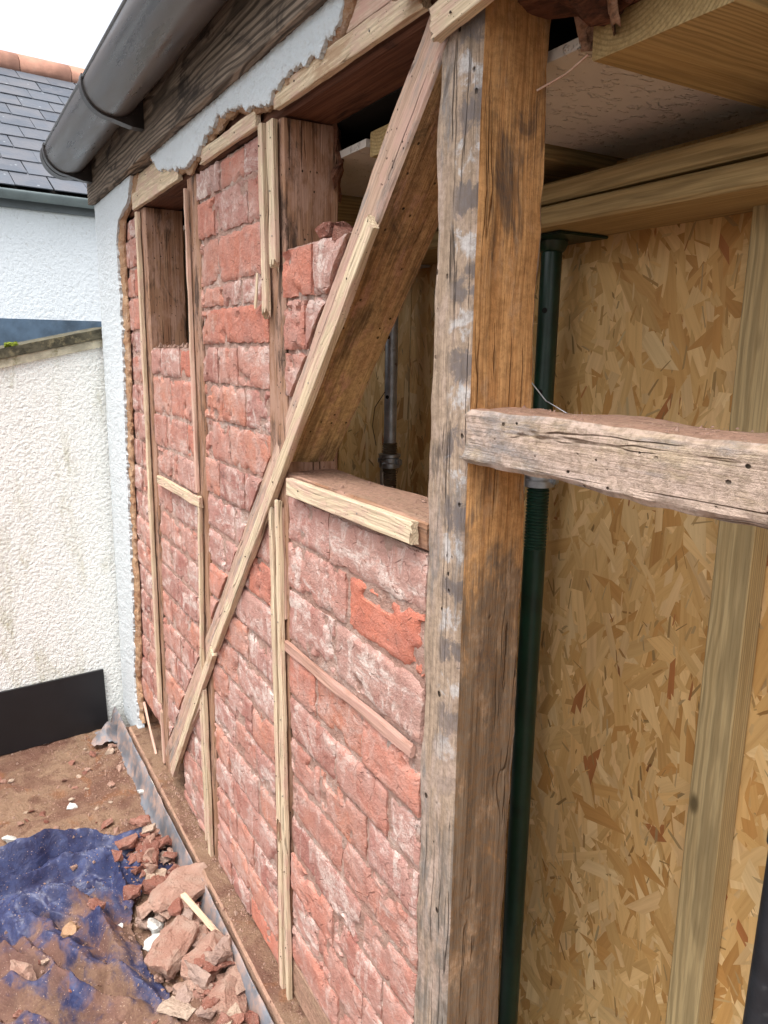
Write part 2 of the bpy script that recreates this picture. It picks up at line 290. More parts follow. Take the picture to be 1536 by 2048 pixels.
# ------------------------------------------------------------------ object helpers
def link(name, me, mats=None, parent=None, smooth=None):
    o = bpy.data.objects.new(name, me); COL.objects.link(o)
    if mats is not None:
        for x in (mats if isinstance(mats, (list, tuple)) else [mats]): me.materials.append(x)
    if parent is not None: o.parent = parent
    if smooth is not None:
        me.polygons.foreach_set('use_smooth', [True] * len(me.polygons))
        me.set_sharp_from_angle(angle=math.radians(smooth))
    return o
def mesh(name, vs, fs):
    me = bpy.data.meshes.new(name); me.from_pydata([tuple(v) for v in vs], [], fs); me.update(); return me
def tag(o, label=None, cat=None, group=None, kind=None):
    if label: o['label'] = label
    if cat: o['category'] = cat
    if group: o['group'] = group
    if kind: o['kind'] = kind
    return o
def empty(name, loc=(0, 0, 0)):
    o = bpy.data.objects.new(name, None); COL.objects.link(o); o.location = loc; o.empty_display_size = .1; return o
def N(x, y, z): return mnoise.noise(Vector((x, y, z)))
def FB(x, y, z, o=4): return mnoise.fractal(Vector((x, y, z)), .7, 2.1, o)
def sectmesh(L, w, t, nl, amp, cham, seed, rag=(0, 0), fx=5., fs=28., sub=.014, bend=0., teeth=90.):
    """timber of length L along local X, width w along Y, thickness t along Z, wobbling faces, worn arrises and ragged ends"""
    def side(a, b, n): return [(a[0] + (b[0] - a[0]) * i / n, a[1] + (b[1] - a[1]) * i / n) for i in range(n)]
    c = min(cham, w * .3, t * .3); hw, ht = w / 2, t / 2
    corners = [(hw - c, -ht), (hw, -ht + c), (hw, ht - c), (hw - c, ht), (-hw + c, ht), (-hw, ht - c), (-hw, -ht + c), (-hw + c, -ht)]
    per = []
    for i in range(8):
        a, b = corners[i], corners[(i + 1) % 8]; d = math.dist(a, b)
        per += side(a, b, max(1, min(12, round(d / sub))) if i % 2 else 1)
    K = len(per); vs = []
    for i in range(nl + 1):
        x = -L / 2 + L * i / nl
        for (y, z) in per:
            nx = N(x * fx + seed, y * fs, z * fs + seed * 1.7); ny = N(x * fx - seed, y * fs + 9, z * fs); n3 = N(x * fx * 4 + seed, y * fs * 2, z * fs * 2 + 5)
            r = max(1e-6, math.hypot(y / hw, z / ht)); k = amp * (nx + .45 * n3)
            yy = y + k * (y / hw) + amp * .5 * ny; zz = z + k * (z / ht); xx = x
            if i == 0 and rag[0]: xx += rag[0] * (.5 + .9 * N(y * teeth + seed, z * teeth, 3.1))
            if i == nl and rag[1]: xx -= rag[1] * (.5 + .9 * N(y * teeth - seed, z * teeth, 7.7))
            if bend: zz += bend * math.sin(math.pi * i / nl)
            vs.append((xx, yy, zz))
    fs_ = []
    for i in range(nl):
        for k in range(K):
            k2 = (k + 1) % K; fs_.append((i * K + k, i * K + k2, (i + 1) * K + k2, (i + 1) * K + k))
    fs_.append(tuple(reversed(range(K)))); fs_.append(tuple(nl * K + k for k in range(K)))
    nom = []
    for k in range(K):
        a, b = per[k], per[(k + 1) % K]; d = math.dist(a, b) or 1; nom.append(Vector((0, (b[1] - a[1]) / d, -(b[0] - a[0]) / d)))
    return vs, fs_, nom
SEED = [1.]
def timber(name, p0, p1, w, t, out, mat, parent=None, amp=.0015, cham=.003, rag=(0, 0), nl=None, fx=5., fs=28., sub=.014, bend=0., second=None, loc0=None, teeth=90.):
    """p0-p1 centre line, `out` = direction its face Z looks at; w across, t along out.  second: (material, dir) for faces looking that way"""
    SEED[0] += 3.37
    p0, p1, out = Vector(p0), Vector(p1), Vector(out); X = (p1 - p0); L = X.length; X.normalize()
    Z = (out - X * out.dot(X)).normalized(); Y = Z.cross(X)
    nl = nl or max(4, min(90, round(L / .025)))
    vs, fs_, nom = sectmesh(L, w, t, nl, amp, cham, SEED[0], rag, fx, fs, sub, bend, teeth)
    me = mesh(name, vs, fs_); o = link(name, me, mat, parent, 38)
    M = Matrix((X, Y, Z)).transposed().to_4x4(); M.translation = (p0 + p1) / 2
    if second:
        for m_, d_ in second:
            me.materials.append(m_); idx = len(me.materials) - 1; dv = M.to_3x3().inverted() @ Vector(d_)
            for p in me.polygons:
                if p.index < nl * len(nom) and nom[p.index % len(nom)].dot(dv) > .9: p.material_index = idx
    if parent is not None: M = Matrix.Translation(-parent.location) @ M
    o.matrix_local = M
    return o
def box(name, lo, hi, mat, parent=None, bevel=0.):
    lo, hi = Vector(lo), Vector(hi); c = (lo + hi) / 2; bm = bmesh.new(); bmesh.ops.create_cube(bm, size=1)
    for v in bm.verts: v.co = Vector((v.co.x * (hi.x - lo.x), v.co.y * (hi.y - lo.y), v.co.z * (hi.z - lo.z)))
    if bevel: bmesh.ops.bevel(bm, geom=bm.edges[:], offset=bevel, segments=2, affect='EDGES')
    me = bpy.data.meshes.new(name); bm.to_mesh(me); bm.free(); o = link(name, me, mat, parent); o.location = c - (parent.location if parent else Vector())
    return o
def lathe(name, prof, mat, loc, parent=None, n=28, axis=None):
    vs, fs_ = [], []
    for r, z in prof:
        for k in range(n): a = 2 * math.pi * k / n; vs.append((r * math.cos(a), r * math.sin(a), z))
    for i in range(len(prof) - 1):
        for k in range(n): k2 = (k + 1) % n; fs_.append((i * n + k, i * n + k2, (i + 1) * n + k2, (i + 1) * n + k))
    fs_.append(tuple(reversed(range(n)))); fs_.append(tuple((len(prof) - 1) * n + k for k in range(n)))
    o = link(name, mesh(name, vs, fs_), mat, parent, 40)
    R = Vector((0, 0, 1)).rotation_difference(Vector(axis)).to_matrix().to_4x4() if axis else Matrix.Identity(4)
    R.translation = Vector(loc) - (parent.location if parent else Vector()); o.matrix_local = R
    return o
def tube(name, pts, r, mat, parent=None, n=8):
    pts = [Vector(p) for p in pts]; vs, fs_ = [], []
    for i, p in enumerate(pts):
        d = (pts[min(i + 1, len(pts) - 1)] - pts[max(i - 1, 0)]).normalized(); a = d.orthogonal().normalized(); b = d.cross(a)
        for k in range(n): t = 2 * math.pi * k / n; vs.append(p + (a * math.cos(t) + b * math.sin(t)) * (r if not callable(r) else r(i / (len(pts) - 1))))
    for i in range(len(pts) - 1):
        for k in range(n): k2 = (k + 1) % n; fs_.append((i * n + k, i * n + k2, (i + 1) * n + k2, (i + 1) * n + k))
    fs_.append(tuple(reversed(range(n)))); fs_.append(tuple((len(pts) - 1) * n + k for k in range(n)))
    off = parent.location if parent else Vector()
    return link(name, mesh(name, [v - off for v in vs], fs_), mat, parent, 50)
def nail(parent, p, r=.0032, ln=.003, mat=None, tilt=(0, -1, 0)):
    return lathe('nail', [(r * .4, -.012), (r * .4, ln - .0012), (r, ln - .001), (r * .9, ln)], mat or RUST, p, parent, 9, tilt)
Zr = lambda z: z + ZC

# ------------------------------------------------------------------ setting: ground, deck, shell of the room
g = link('ground', mesh('ground', [(-400, -400, -2.6), (400, -400, -2.6), (400, 400, -2.6), (-400, 400, -2.6)], [(0, 1, 2, 3)]), GROUNDM); tag(g, kind='structure')
def heightgrid(name, x0, x1, y0, y1, nx, ny, fn, mat, keep=None, parent=None):
    vs = []; xs = np.linspace(x0, x1, nx); ys = np.linspace(y0, y1, ny)
    for y in ys:
        for x in xs: vs.append(fn(x, y))
    fs_ = []
    for j in range(ny - 1):
        for i in range(nx - 1):
            a = j * nx + i
            if keep is None or keep(xs[i], ys[j]): fs_.append((a, a + 1, a + nx + 1, a + nx))
    return link(name, mesh(name, vs, fs_), mat, parent, 60)
def deckz(x, y):
    d = .012 * FB(x * 4, y * 4, 1.3, 4) + .006 * FB(x * 19, y * 19, 4.1, 3)
    pile = max(0., 1 - abs(y + .16) / .13) * max(0., min(1., (x + 2.75) / .5)) * .06      # spoil piled against the wall
    return d + pile * (1 + .6 * FB(x * 9, y * 9, 7.7, 3))
dk = heightgrid('flat_roof_deck', -3.62, -1.1, -1.25, -.058, 230, 110, lambda x, y: (x, y, deckz(x, y)), DECK); tag(dk, kind='structure')
dk2 = box('flat_roof_base', (-3.7, -2.6, -.25), (1.9, .0, -.035), DECK); tag(dk2, kind='structure')
# far edge of the deck beyond the close strip
fl = box('room_floor', (-3.45, .13, -.50), (.61, .7, -.45), BOARDF); tag(fl, kind='structure')
ew = box('room_end_wall', (-3.5, .14, -.5), (-3.38, .72, 2.24), PLASTERW); tag(ew, kind='structure')
cl = box('ceiling', (-3.37, .131, Zr(.405)), (-2.02, .70, Zr(.42)), CEIL); tag(cl, kind='structure')
cl = box('ceiling', (-1.92, .131, Zr(.405)), (-1.46, .70, Zr(.42)), CEIL); tag(cl, kind='structure')
cl = box('ceiling', (-1.245, .131, Zr(.405)), (-.858, .70, Zr(.42)), CEIL); tag(cl, kind='structure')
cl = box('ceiling', (-.60, .131, Zr(.405)), (.60, .70, Zr(.42)), CEIL); tag(cl, kind='structure')
vd = box('roof_void', (-3.40, .12, Zr(.47)), (.61, .75, Zr(.49)), VOIDM); tag(vd, kind='structure')
bw = box('room_back_wall', (-3.45, .66, -.5), (.61, .78, Zr(.468)), PLASTERW); tag(bw, kind='structure')
# roof slope above, rising away behind the fascia
rs = link('roof_slope', mesh('roof_slope', [(-3.56, -.10, Zr(.83)), (.62, -.10, Zr(.83)), (.62, 1.6, Zr(1.75)), (-3.56, 1.6, Zr(1.75)), (-3.56, -.10, Zr(.80)), (.62, -.10, Zr(.80)), (.62, 1.6, Zr(1.72)), (-3.56, 1.6, Zr(1.72))],
     [(0, 1, 2, 3), (7, 6, 5, 4), (0, 4, 5, 1), (2, 6, 7, 3), (0, 3, 7, 4), (1, 5, 6, 2)]), SLATE); tag(rs, kind='structure')

# ------------------------------------------------------------------ timber frame
post = timber('corner_post', (-.955, .063, .08), (-.955, .063, Zr(.468)), .096, .124, (0, -1, 0), [W_POST], amp=.0038, cham=.006, fx=8, fs=26, nl=140, sub=.009, second=[(W_POSTS, (1, 0, 0))])
tag(post, 'thick old timber post with grey nailed front and orange brown side', 'post')
pb = empty('t'); bpy.data.objects.remove(pb)
def pnails(par, lst, r=.0042, mat=None):
    for (x, z) in lst:
        o = nail(par, (0, 0, 0), r, .004, mat)
        M = par.matrix_local.inverted() @ (Matrix.Translation(Vector((x, -.0005, Zr(z)))) @ Vector((0, 0, 1)).rotation_difference(Vector((random.uniform(-.4, .4), -1, random.uniform(-.4, .4))).normalized()).to_matrix().to_4x4())
        o.matrix_local = M
pnails(post, [(-.942, .395), (-.93, .405), (-.938, .345), (-.945, .30), (-.93, .28), (-.936, .25), (-.944, .21), (-.93, .19), (-.94, .15), (-.932, .12), (-.946, .085), (-.93, .07), (-.94, .03), (-.933, -.01), (-.945, -.03), (-.93, -.06), (-.955, -.12), (-.94, -.55), (-.96, -.2)])

def stud(x, label, z0=.10, z1=Zr(.468), dep=.13, w=.096, mat=W_OLD):
    o = timber('stud', (x, dep / 2 + .001, z0), (x, dep / 2 + .001, z1), w, dep, (0, -1, 0), [mat], amp=.0022, cham=.004, fx=6, fs=22, nl=80)
    return tag(o, label, 'stud', 'old wall studs')
stud(-1.628, 'dark old stud with a black burn streak, first one left of the thick post')
stud(-2.232, 'thin edge of old stud between the two tall brick columns, right of the small opening')
stud(-2.838, 'mouldy brown stud forming the left side of the small opening')
co = timber('corner_stud', (-3.30, .066, .1), (-3.30, .066, Zr(.468)), .10, .13, (0, -1, 0), [W_OLD]); tag(co, 'corner stud mostly hidden behind the white render edge', 'stud')

# top plate over the studs (dark underside), its front with pale battens
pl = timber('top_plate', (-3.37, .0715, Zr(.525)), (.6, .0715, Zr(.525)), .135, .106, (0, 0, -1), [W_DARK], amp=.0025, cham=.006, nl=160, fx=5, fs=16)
tag(pl, 'long dark red brown top plate over the studs, rough underside', 'beam')

# diagonal brace
bx = lambda z: -1.003 - (.46 - z) / 1.126
BR0, BR1 = (bx(.455), .0605, Zr(.455)), (bx(-1.60), .0605, Zr(-1.60))
br = timber('brace', BR0, BR1, .075, .119, (0, -1, 0), [W_BRACE], amp=.0022, cham=.004, fx=7, fs=22, nl=150, second=[(W_BRACEU, (.747, 0, -.664))])
tag(br, 'old diagonal brace, pinkish front and worm eaten brown underside, leaning against the post', 'brace')
# rails
ra = timber('rail', (-1.582, .062, Zr(-.292)), (-1.004, .062, Zr(-.292)), .05, .12, (0, -1, 0), [W_OLD], amp=.003, second=[(W_SILL, (0, 0, 1))])
tag(ra, 'short dusty rail between stud and post, under the brace foot', 'rail', 'rails across the bays')
rr = timber('rail', (-.921, .064, Zr(-.1185)), (.02, .064, Zr(-.1185)), .079, .125, (0, -1, 0), [W_RAIL], amp=.0045, cham=.007, fx=8, fs=26, nl=130, sub=.008, second=[(W_SILL, (0, 0, 1))])
tag(rr, 'wormholed grey pink rail crossing the open bay right of the post', 'rail', 'rails across the bays')
p2 = timber('corner_post', (.068, .063, .08), (.068, .063, Zr(.468)), .096, .124, (0, -1, 0), [W_POST]); tag(p2, 'next old post at the far end of the wormholed rail', 'post')
# sole plate in the near bay, ledge
sp_ = timber('sole_plate', (-1.578, .06, Zr(-1.585)), (-1.004, .06, Zr(-1.585)), .10, .118, (0, -1, 0), [W_SILL], amp=.003); tag(sp_, 'dusty sole plate under the near brick panel', 'plate')
sl = timber('sill_ledge', (-3.26, .031, Zr(-1.672)), (.6, .031, Zr(-1.672)), .06, .18, (0, -1, 0), [W_SILL], amp=.004, cham=.006, nl=150, fx=7, fs=22, second=[(DECK, (0, 0, 1))])
tag(sl, 'long dust covered sill ledge along the foot of the brickwork', 'ledge')
ld_v, ld_f = [], []
for i in range(121):
    x = -3.52 + 4.1 * i / 120
    for j, (y, z) in enumerate(((-.069, Zr(-1.655)), (-.072, Zr(-1.66)), (-.078, .08), (-.084, .05), (-.09, .03), (-.096, .012), (-.104, .0), (-.112, -.006))):
        wv = .004 * FB(x * 6, j * .7, 3.3, 3)
        ld_v.append((x, y + wv, z + wv * .5 * (j > 2)))
for i in range(120):
    for j in range(7):
        a = i * 8 + j; ld_f.append((a, a + 8, a + 9, a + 1))
ldo = link('lead_flashing', mesh('lead_flashing', ld_v, ld_f), LEAD, None, 40); tag(ldo, 'grey lead flashing strip running along the foot of the wall', 'flashing')
md = ldo.modifiers.new('thick', 'SOLIDIFY'); md.thickness = .002
lv = []; lf = []
for i in range(15):
    for j in range(12):
        u, v = i / 14 - .5, j / 11 - .5; h = .075 * math.exp(-(u * u * 7 + v * v * 9)) + .010 * FB(u * 6, v * 6, 2, 3)
        lv.append((-3.40 + u * .13 + .02 * v, -.125 + v * .12 - .02 * math.sin(u * 5), .012 + h))
for i in range(14):
    for j in range(11): a = i * 12 + j; lf.append((a, a + 12, a + 13, a + 1))
lo_ = link('lead_fold', mesh('lead_fold', lv, lf), LEAD, None, 50); tag(lo_, 'crumpled lead fold in the far corner by the black board', 'flashing')

# ------------------------------------------------------------------ brickwork
def brickmesh(w, h, d, seed, res=.0085, amp=.0035, rnd=.006, edge=.003, chip=.5, f=1.):
    nu, nv = max(5, round(w / res)), max(4, round(h / res)); vs = []
    for j in range(nv + 1):
        for i in range(nu + 1):
            u, v = i / nu * 2 - 1, j / nv * 2 - 1; x, z = u * w / 2, v * h / 2
            ex = edge * FB(z * 30 + seed, seed * 2.1, u, 3); ez = edge * FB(x * 30 - seed, seed * 1.3, v, 3)
            de = min(w / 2 - abs(x), h / 2 - abs(z)); dx, dz = w / 2 - abs(x), h / 2 - abs(z)
            y = amp * (FB(x * 24 * f + seed, z * 24 * f, seed, 4) + .5 * FB(x * 75 * f + seed, z * 75 * f, seed + 3, 3))
            q = math.hypot(max(0, rnd - dx), max(0, rnd - dz))
            if q > 0: y += rnd * (1 - math.sqrt(max(0, 1 - min(1, q / rnd) ** 2)))
            c = FB(x * 15 + seed * 3, z * 15 + seed, 11.3, 3)
            if c > .30 and de < .03: y += min(.014, (c - .30) * .06 * chip * (1.4 - de / .03))
            vs.append((x + ex * abs(u), y, z + ez * abs(v)))
    fs_ = []; W_ = nu + 1
    for j in range(nv):
        for i in range(nu): a = j * W_ + i; fs_.append((a, a + 1, a + W_ + 1, a + W_))
    ring = [i for i in range(nu)] + [j * W_ + nu for j in range(nv)] + [nv * W_ + i for i in range(nu, 0, -1)] + [j * W_ for j in range(nv, 0, -1)]
    b0 = len(vs)
    for r in ring: vs.append((vs[r][0], d, vs[r][2]))
    n = len(ring)
    for k in range(n): k2 = (k + 1) % n; fs_.append((ring[k2], ring[k], b0 + k, b0 + k2))
    fs_.append(tuple(b0 + k for k in range(n)))
    return vs, fs_
def clipmesh(me, off, planes):
    if not planes: return True
    bm = bmesh.new(); bm.from_mesh(me)
    for (px, pz, nx, nz) in planes:
        if not bm.verts: break
        gm = bm.verts[:] + bm.edges[:] + bm.faces[:]
        r = bmesh.ops.bisect_plane(bm, geom=gm, dist=1e-5, plane_co=Vector((px, 0, pz)) - off, plane_no=(nx, 0, nz), clear_outer=True)
        ed = [e for e in bm.edges if e.is_valid and e.is_boundary]
        if ed: bmesh.ops.holes_fill(bm, edges=ed, sides=0)
    ok = sum(f.calc_area() for f in bm.faces) > .0045
    bm.to_mesh(me); bm.free(); me.update(); return ok
PAL = [((.43, .175, .125), .5), ((.46, .20, .145), .6), ((.37, .15, .115), .7), ((.50, .195, .12), .4), ((.33, .135, .11), .8), ((.44, .235, .195), .95), ((.40, .20, .17), 1.)]
FRESH = ((.58, .19, .12), .08)
ORNG = ((.52, .20, .135), .3)
BS = [0.]
def panel(name, label, x0, x1, rows, planes=(), special={}, alpha=1., shade=1., proud=0.):
    """rows: list of (z0, z1, [joint xs]); joints split the row from x0 to x1"""
    base = empty('brick_infill', ((x0 + x1) / 2, 0, rows[-1][0])); tag(base, label, 'brickwork', 'brick infill panels')
    zt, zb = rows[0][1], rows[-1][0]
    vs, fs_ = brickmesh(x1 - x0 - .003, zt - zb - .003, .09, BS[0] + 50, .0085, .0036, .003, .001, 0, 1.1); BS[0] += 2.3
    me = mesh('mortar', vs, fs_); off = Vector(((x0 + x1) / 2, .0056, (zt + zb) / 2))
    if clipmesh(me, off, planes):
        o = link('mortar', me, MORTAR, base, 40); o.location = off - base.location
    for ri, (z0, z1, js) in enumerate(rows):
        xs = [x0] + list(js) + [x1]
        for bi in range(len(xs) - 1):
            a, b = xs[bi] + (.0045 if bi else .002), xs[bi + 1] - (.0045 if bi < len(xs) - 2 else .002)
            if b - a < .02: continue
            BS[0] += 1.618; sd_ = BS[0]
            hh = (z1 - z0) - random.uniform(.006, .014)
            vs, fs_ = brickmesh(b - a, hh, .085, sd_, .0085, random.uniform(.0012, .0030), random.uniform(.0025, .005), .0040, random.uniform(.2, 1.6))
            me = mesh('brick', vs, fs_)
            off = Vector(((a + b) / 2, random.uniform(-.004, .0025) + proud, (z0 + z1) / 2 + random.uniform(-.0015, .0015)))
            if not clipmesh(me, off, planes): bpy.data.meshes.remove(me); continue
            o = link('brick', me, BRICK, base, 45); o.location = off - base.location
            if not planes: o.rotation_euler = (random.uniform(-.015, .015), random.uniform(-.008, .008), random.uniform(-.012, .012))
            if special.get((ri, bi)) is FRESH: off.y = -.004
            c, al = special.get((ri, bi), PAL[random.randrange(len(PAL))]); j = random.uniform(.9, 1.1)
            if (ri, bi) not in special and random.random() < .10: c, al = (ORNG if random.random() < .6 else ((.54, .19, .125), .15))
            o.color = (c[0] * j, c[1] * j, c[2] * j, min(1., al * alpha))
    return base
def rows_from(zs, joints): return [(Zr(zs[i + 1]), Zr(zs[i]), joints[i % len(joints)]) for i in range(len(zs) - 1)]
# near bay below the short rail
zA = [-.318, -.422, -.536, -.662, -.692, -.80, -.905, -1.01, -1.115, -1.22, -1.325, -1.43, -1.533]
jA = [[-1.366], [-1.282], [-1.336], [], [-1.43, -1.215], [-1.33, -1.11], [-1.41, -1.19], [-1.30], [-1.44, -1.21], [-1.34, -1.12], [-1.42, -1.20], [-1.31]]
rowsA = rows_from(zA, jA); rowsA = [r for i, r in enumerate(rowsA) if i != 3]
spA = {(0, 0): ((.42, .20, .165), .6), (0, 1): ((.43, .25, .205), .9), (1, 1): FRESH, (1, 0): ((.44, .215, .17), .9), (2, 1): ((.47, .30, .25), 1.), (3, 0): ORNG, (6, 2): FRESH, (2, 0): ((.42, .2, .165), .9)}
panel('brick_panel', 'rough pinkish brick panel nearest the camera, between paired battens and thick post', -1.579, -1.004, rowsA, special=spA)
nvec = (.747, -.664)                                     # across the brace, pointing down right
def bplane(sgn, gap=.040):                                # keep the upper-left (-1) or lower-right (+1) side
    cx, cz = bx(.0), Zr(.0)
    if sgn < 0: return (cx - nvec[0] * gap, cz - nvec[1] * gap, nvec[0], nvec[1])
    return (cx + nvec[0] * gap, cz + nvec[1] * gap, -nvec[0], -nvec[1])
zAu = [.212, .105, .0, -.105, -.21, -.30]
panel('brick_panel', 'small broken remnant of bricks stacked left of the brace above the short rail', -1.579, -1.20, rows_from(zAu, [[-1.43], [-1.47, -1.36], [], [], []]), planes=[bplane(-1)],
      special={(0, 0): ((.56, .20, .13), .15), (1, 0): ((.50, .195, .14), .3)}, proud=-.004)
zB = [.468, .392, .287, .168, .109, .011, -.092, -.194, -.304, -.41, -.515, -.62, -.725, -.83, -.935, -1.04, -1.145, -1.25, -1.355, -1.46, -1.56, -1.642]
jB = [[-1.99, -1.82], [-2.04, -1.80], [-2.02], [-1.99, -1.85], [-2.02, -2.1], [-2.05, -1.89], [-2.02, -1.84], [-1.97], [-2.06, -1.86], [-1.95], [-2.04, -1.84]]
spB = {(0, 0): ((.40, .27, .24), 1.), (1, 0): ORNG, (1, 1): ((.42, .19, .155), .7)}
panel('brick_panel', 'tall brick column between the two studs, above the diagonal brace', -2.183, -1.677, rows_from(zB, jB), planes=[bplane(-1)], special=spB)
zB2 = [-.235] + [z for z in zB if z < -.3]
panel('brick_panel', 'brick infill below the diagonal brace with whitish lime streaks, left of paired battens', -2.183, -1.677, rows_from(zB2, jB[3:] + jB[:3]), planes=[bplane(1)])
zC = [.004, -.09, -.222, -.335, -.436, -.462, -.565, -.67, -.775, -.88, -.985, -1.09, -1.195, -1.30, -1.405, -1.51, -1.61, -1.642]
jC = [[-2.66, -2.43], [-2.56, -2.40], [-2.62, -2.38], [-2.50], [], [-2.60, -2.38], [-2.50], [-2.65, -2.43], [-2.55, -2.33]]
rC = [r for i, r in enumerate(rows_from(zC, jC)) if i != 4]
spC = {(0, 2): FRESH, (1, 2): ORNG, (0, 0): ((.44, .2, .16), .4)}
bl_ = bplane(-1)
panel('brick_panel', 'brick infill below the small opening, in the second bay from the corner', -2.787, -2.281, rC, planes=[bl_], special=spC)
panel('brick_panel', 'few slim bricks at the foot of the battens, below the brace end', -2.60, -2.281, rows_from([-1.12, -1.20, -1.30, -1.405, -1.51, -1.61, -1.642], [[], [], [-2.43]]), planes=[bplane(1)])
zD = [.46, .39, .289, .184, .065, -.023, -.131, -.239, -.345, -.45, -.555, -.66, -.765, -.87, -.975, -1.08, -1.185, -1.29, -1.395, -1.50]
panel('brick_panel', 'narrow strip of stretched bricks beside the white corner render', -3.25, -2.889, rows_from(zD, [[-3.03], [-3.06], [-3.0]]), special={(4, 1): ((.30, .15, .15), .9)})
# loose mortar lumps on the remnant
def chunk(name, loc, size, mat, seed, parent=None, flat=.6, npts=13, rough=.12, boxy=.6, rot=None):
    rg = random.Random(seed * 7.31); bm = bmesh.new()
    for _ in range(npts):
        v = Vector((rg.uniform(-1, 1), rg.uniform(-1, 1), rg.uniform(-1, 1)))
        mx = max(abs(v.x), abs(v.y), abs(v.z)); v = v.lerp(v / mx, boxy); bm.verts.new((v.x * size[0] / 2, v.y * size[1] / 2, v.z * size[2] / 2))
    r = bmesh.ops.convex_hull(bm, input=bm.verts[:]); kill = [e for e in r['geom_interior'] if isinstance(e, bmesh.types.BMVert)]
    bmesh.ops.delete(bm, geom=kill, context='VERTS')
    m_ = min(size)
    bmesh.ops.subdivide_edges(bm, edges=bm.edges[:], cuts=1, use_grid_fill=True)
    if max(size) > .035: bmesh.ops.subdivide_edges(bm, edges=bm.edges[:], cuts=1, use_grid_fill=True)
    if max(size) > .08: bmesh.ops.subdivide_edges(bm, edges=bm.edges[:], cuts=1, use_grid_fill=True)
    bmesh.ops.triangulate(bm, faces=bm.faces[:])
    for v in bm.verts:
        q = v.co / m_; k = rough * m_; p = v.co
        v.co += Vector((N(q.x * 1.7 + seed, q.y * 1.7, q.z * 1.7), N(q.x * 1.7, q.y * 1.7 + seed, q.z * 1.7), N(q.x * 1.7, q.y * 1.7, q.z * 1.7 + seed))) * k
        f = .0028 * min(1, m_ / .03); v.co += Vector((FB(p.x * 60 + seed, p.y * 60, p.z * 60, 3), FB(p.x * 60, p.y * 60 + seed, p.z * 60, 3), FB(p.x * 60, p.y * 60, p.z * 60 + seed, 3))) * f
    me = bpy.data.meshes.new(name); bm.to_mesh(me); bm.free()
    o = link(name, me, mat, parent, 28); o.location = Vector(loc) - (parent.location if parent else Vector())
    o.rotation_euler = rot if rot is not None else (rg.uniform(-.4, .4), rg.uniform(-.4, .4), rg.uniform(0, 6.28)); return o
MORT_L = MORTAR
o = chunk('mortar_lump', (-1.40, .035, Zr(.226)), (.06, .07, .035), RUBD, 3, rot=(0, 0, .2), npts=44, boxy=.35, rough=.10); tag(o, 'lump of red mortar perched on top of the brick remnant beside the brace', 'mortar lump')
o = chunk('mortar_lump', (-1.345, .03, Zr(.19)), (.055, .06, .075), RUBD, 4, rot=(0, .5, 0), npts=44, boxy=.35, rough=.10); tag(o, 'crumbly mortar wedge between brick remnant and brace', 'mortar lump')

# ------------------------------------------------------------------ pale battens
def batten(label, p0, p1, w=.022, t=.011, mat=W_LATH, y=None, rag=(0, 0), nails=3, amp=.0019, grp='pale battens nailed to the frame', bend=0., up=(0, -1, 0), teeth=220.):
    yy = -t / 2 - .004 if y is None else y
    o = timber('batten', (p0[0], yy, Zr(p0[1])), (p1[0], yy, Zr(p1[1])), w, t, up, [mat], amp=amp, cham=.0012, rag=rag, sub=.0045, fx=9, fs=60, bend=bend, teeth=teeth)
    tag(o, label, 'batten', grp); L = o.dimensions.x
    for k in range(nails):
        lx = -L / 2 + L * (k + .35 + random.uniform(-.1, .1)) / nails
        nl_ = lathe('nail', [(.0010, -.006), (.0010, .0002), (.0021, .0004), (.0018, .0011)], random.choice((RUST, NAILG)), (0, 0, 0), None, 8)
        nl_.parent = o; nl_.matrix_local = Matrix.Translation((lx, random.uniform(-w * .2, w * .2), t / 2 + amp * .4))
    return o
batten('long pale batten running down the diagonal brace from its pointed top', (-1.166, .214), (-2.112, -.872), .033, .016, rag=(.012, .004), nails=5)
batten('lower continuation of the diagonal batten, below the break', (-2.125, -.885), (-2.69, -1.585), .034, .016, rag=(.003, .02), nails=4)
batten('second diagonal batten lying left of the lower continuation', (-2.262, -1.085), (-2.735, -1.59), .030, .013, mat=W_LATHD, rag=(.03, .02), nails=3, y=-.006)
batten('left one of the paired upright battens at the top, splintered and longest', (-1.666, .472), (-1.655, .068), .024, .013, rag=(0, .028), nails=3)
batten('right one of the paired upright battens at the top, broken off shorter', (-1.609, .466), (-1.606, .165), .034, .012, rag=(0, .035), nails=3)
batten('left one of the paired lower battens, split along its length', (-1.648, -.35), (-1.622, -1.18), .020, .010, rag=(.012, .05), nails=4)
batten('right one of the paired lower battens, running down to the sill', (-1.602, -.33), (-1.573, -1.652), .020, .012, rag=(.01, .01), nails=6)
batten('lower left paired batten, continuing down to the ledge', (-1.618, -1.19), (-1.612, -1.66), .018, .010, rag=(.05, .015), nails=3, y=-.011)
batten('dusty thin batten remnant beside the lower pair under the brace', (-1.604, -.345), (-1.592, -.64), .018, .008, mat=W_LATHD, rag=(.01, .05), nails=1, y=.0)
batten('slim upright batten on the middle stud, right of the small opening', (-2.262, .44), (-2.246, -.42), .014, .010, mat=W_LATHD, nails=3)
batten('pale upright batten on the middle stud below the short cross batten', (-2.222, -.43), (-2.262, -1.00), .019, .011, rag=(.004, .02), nails=4)
batten('left strip of the double batten reaching the ledge, left of the brace foot crossing', (-2.284, -1.07), (-2.27, -1.62), .020, .010, rag=(.01, .02), nails=3)
batten('right strip of the double batten reaching the ledge, below the brace crossing', (-2.245, -1.05), (-2.228, -1.66), .022, .013, rag=(.01, .03), nails=4, mat=W_LATH)
batten('long pale batten on the stud left of the small opening', (-2.848, .46), (-2.858, -1.38), .024, .013, rag=(0, .03), nails=6)
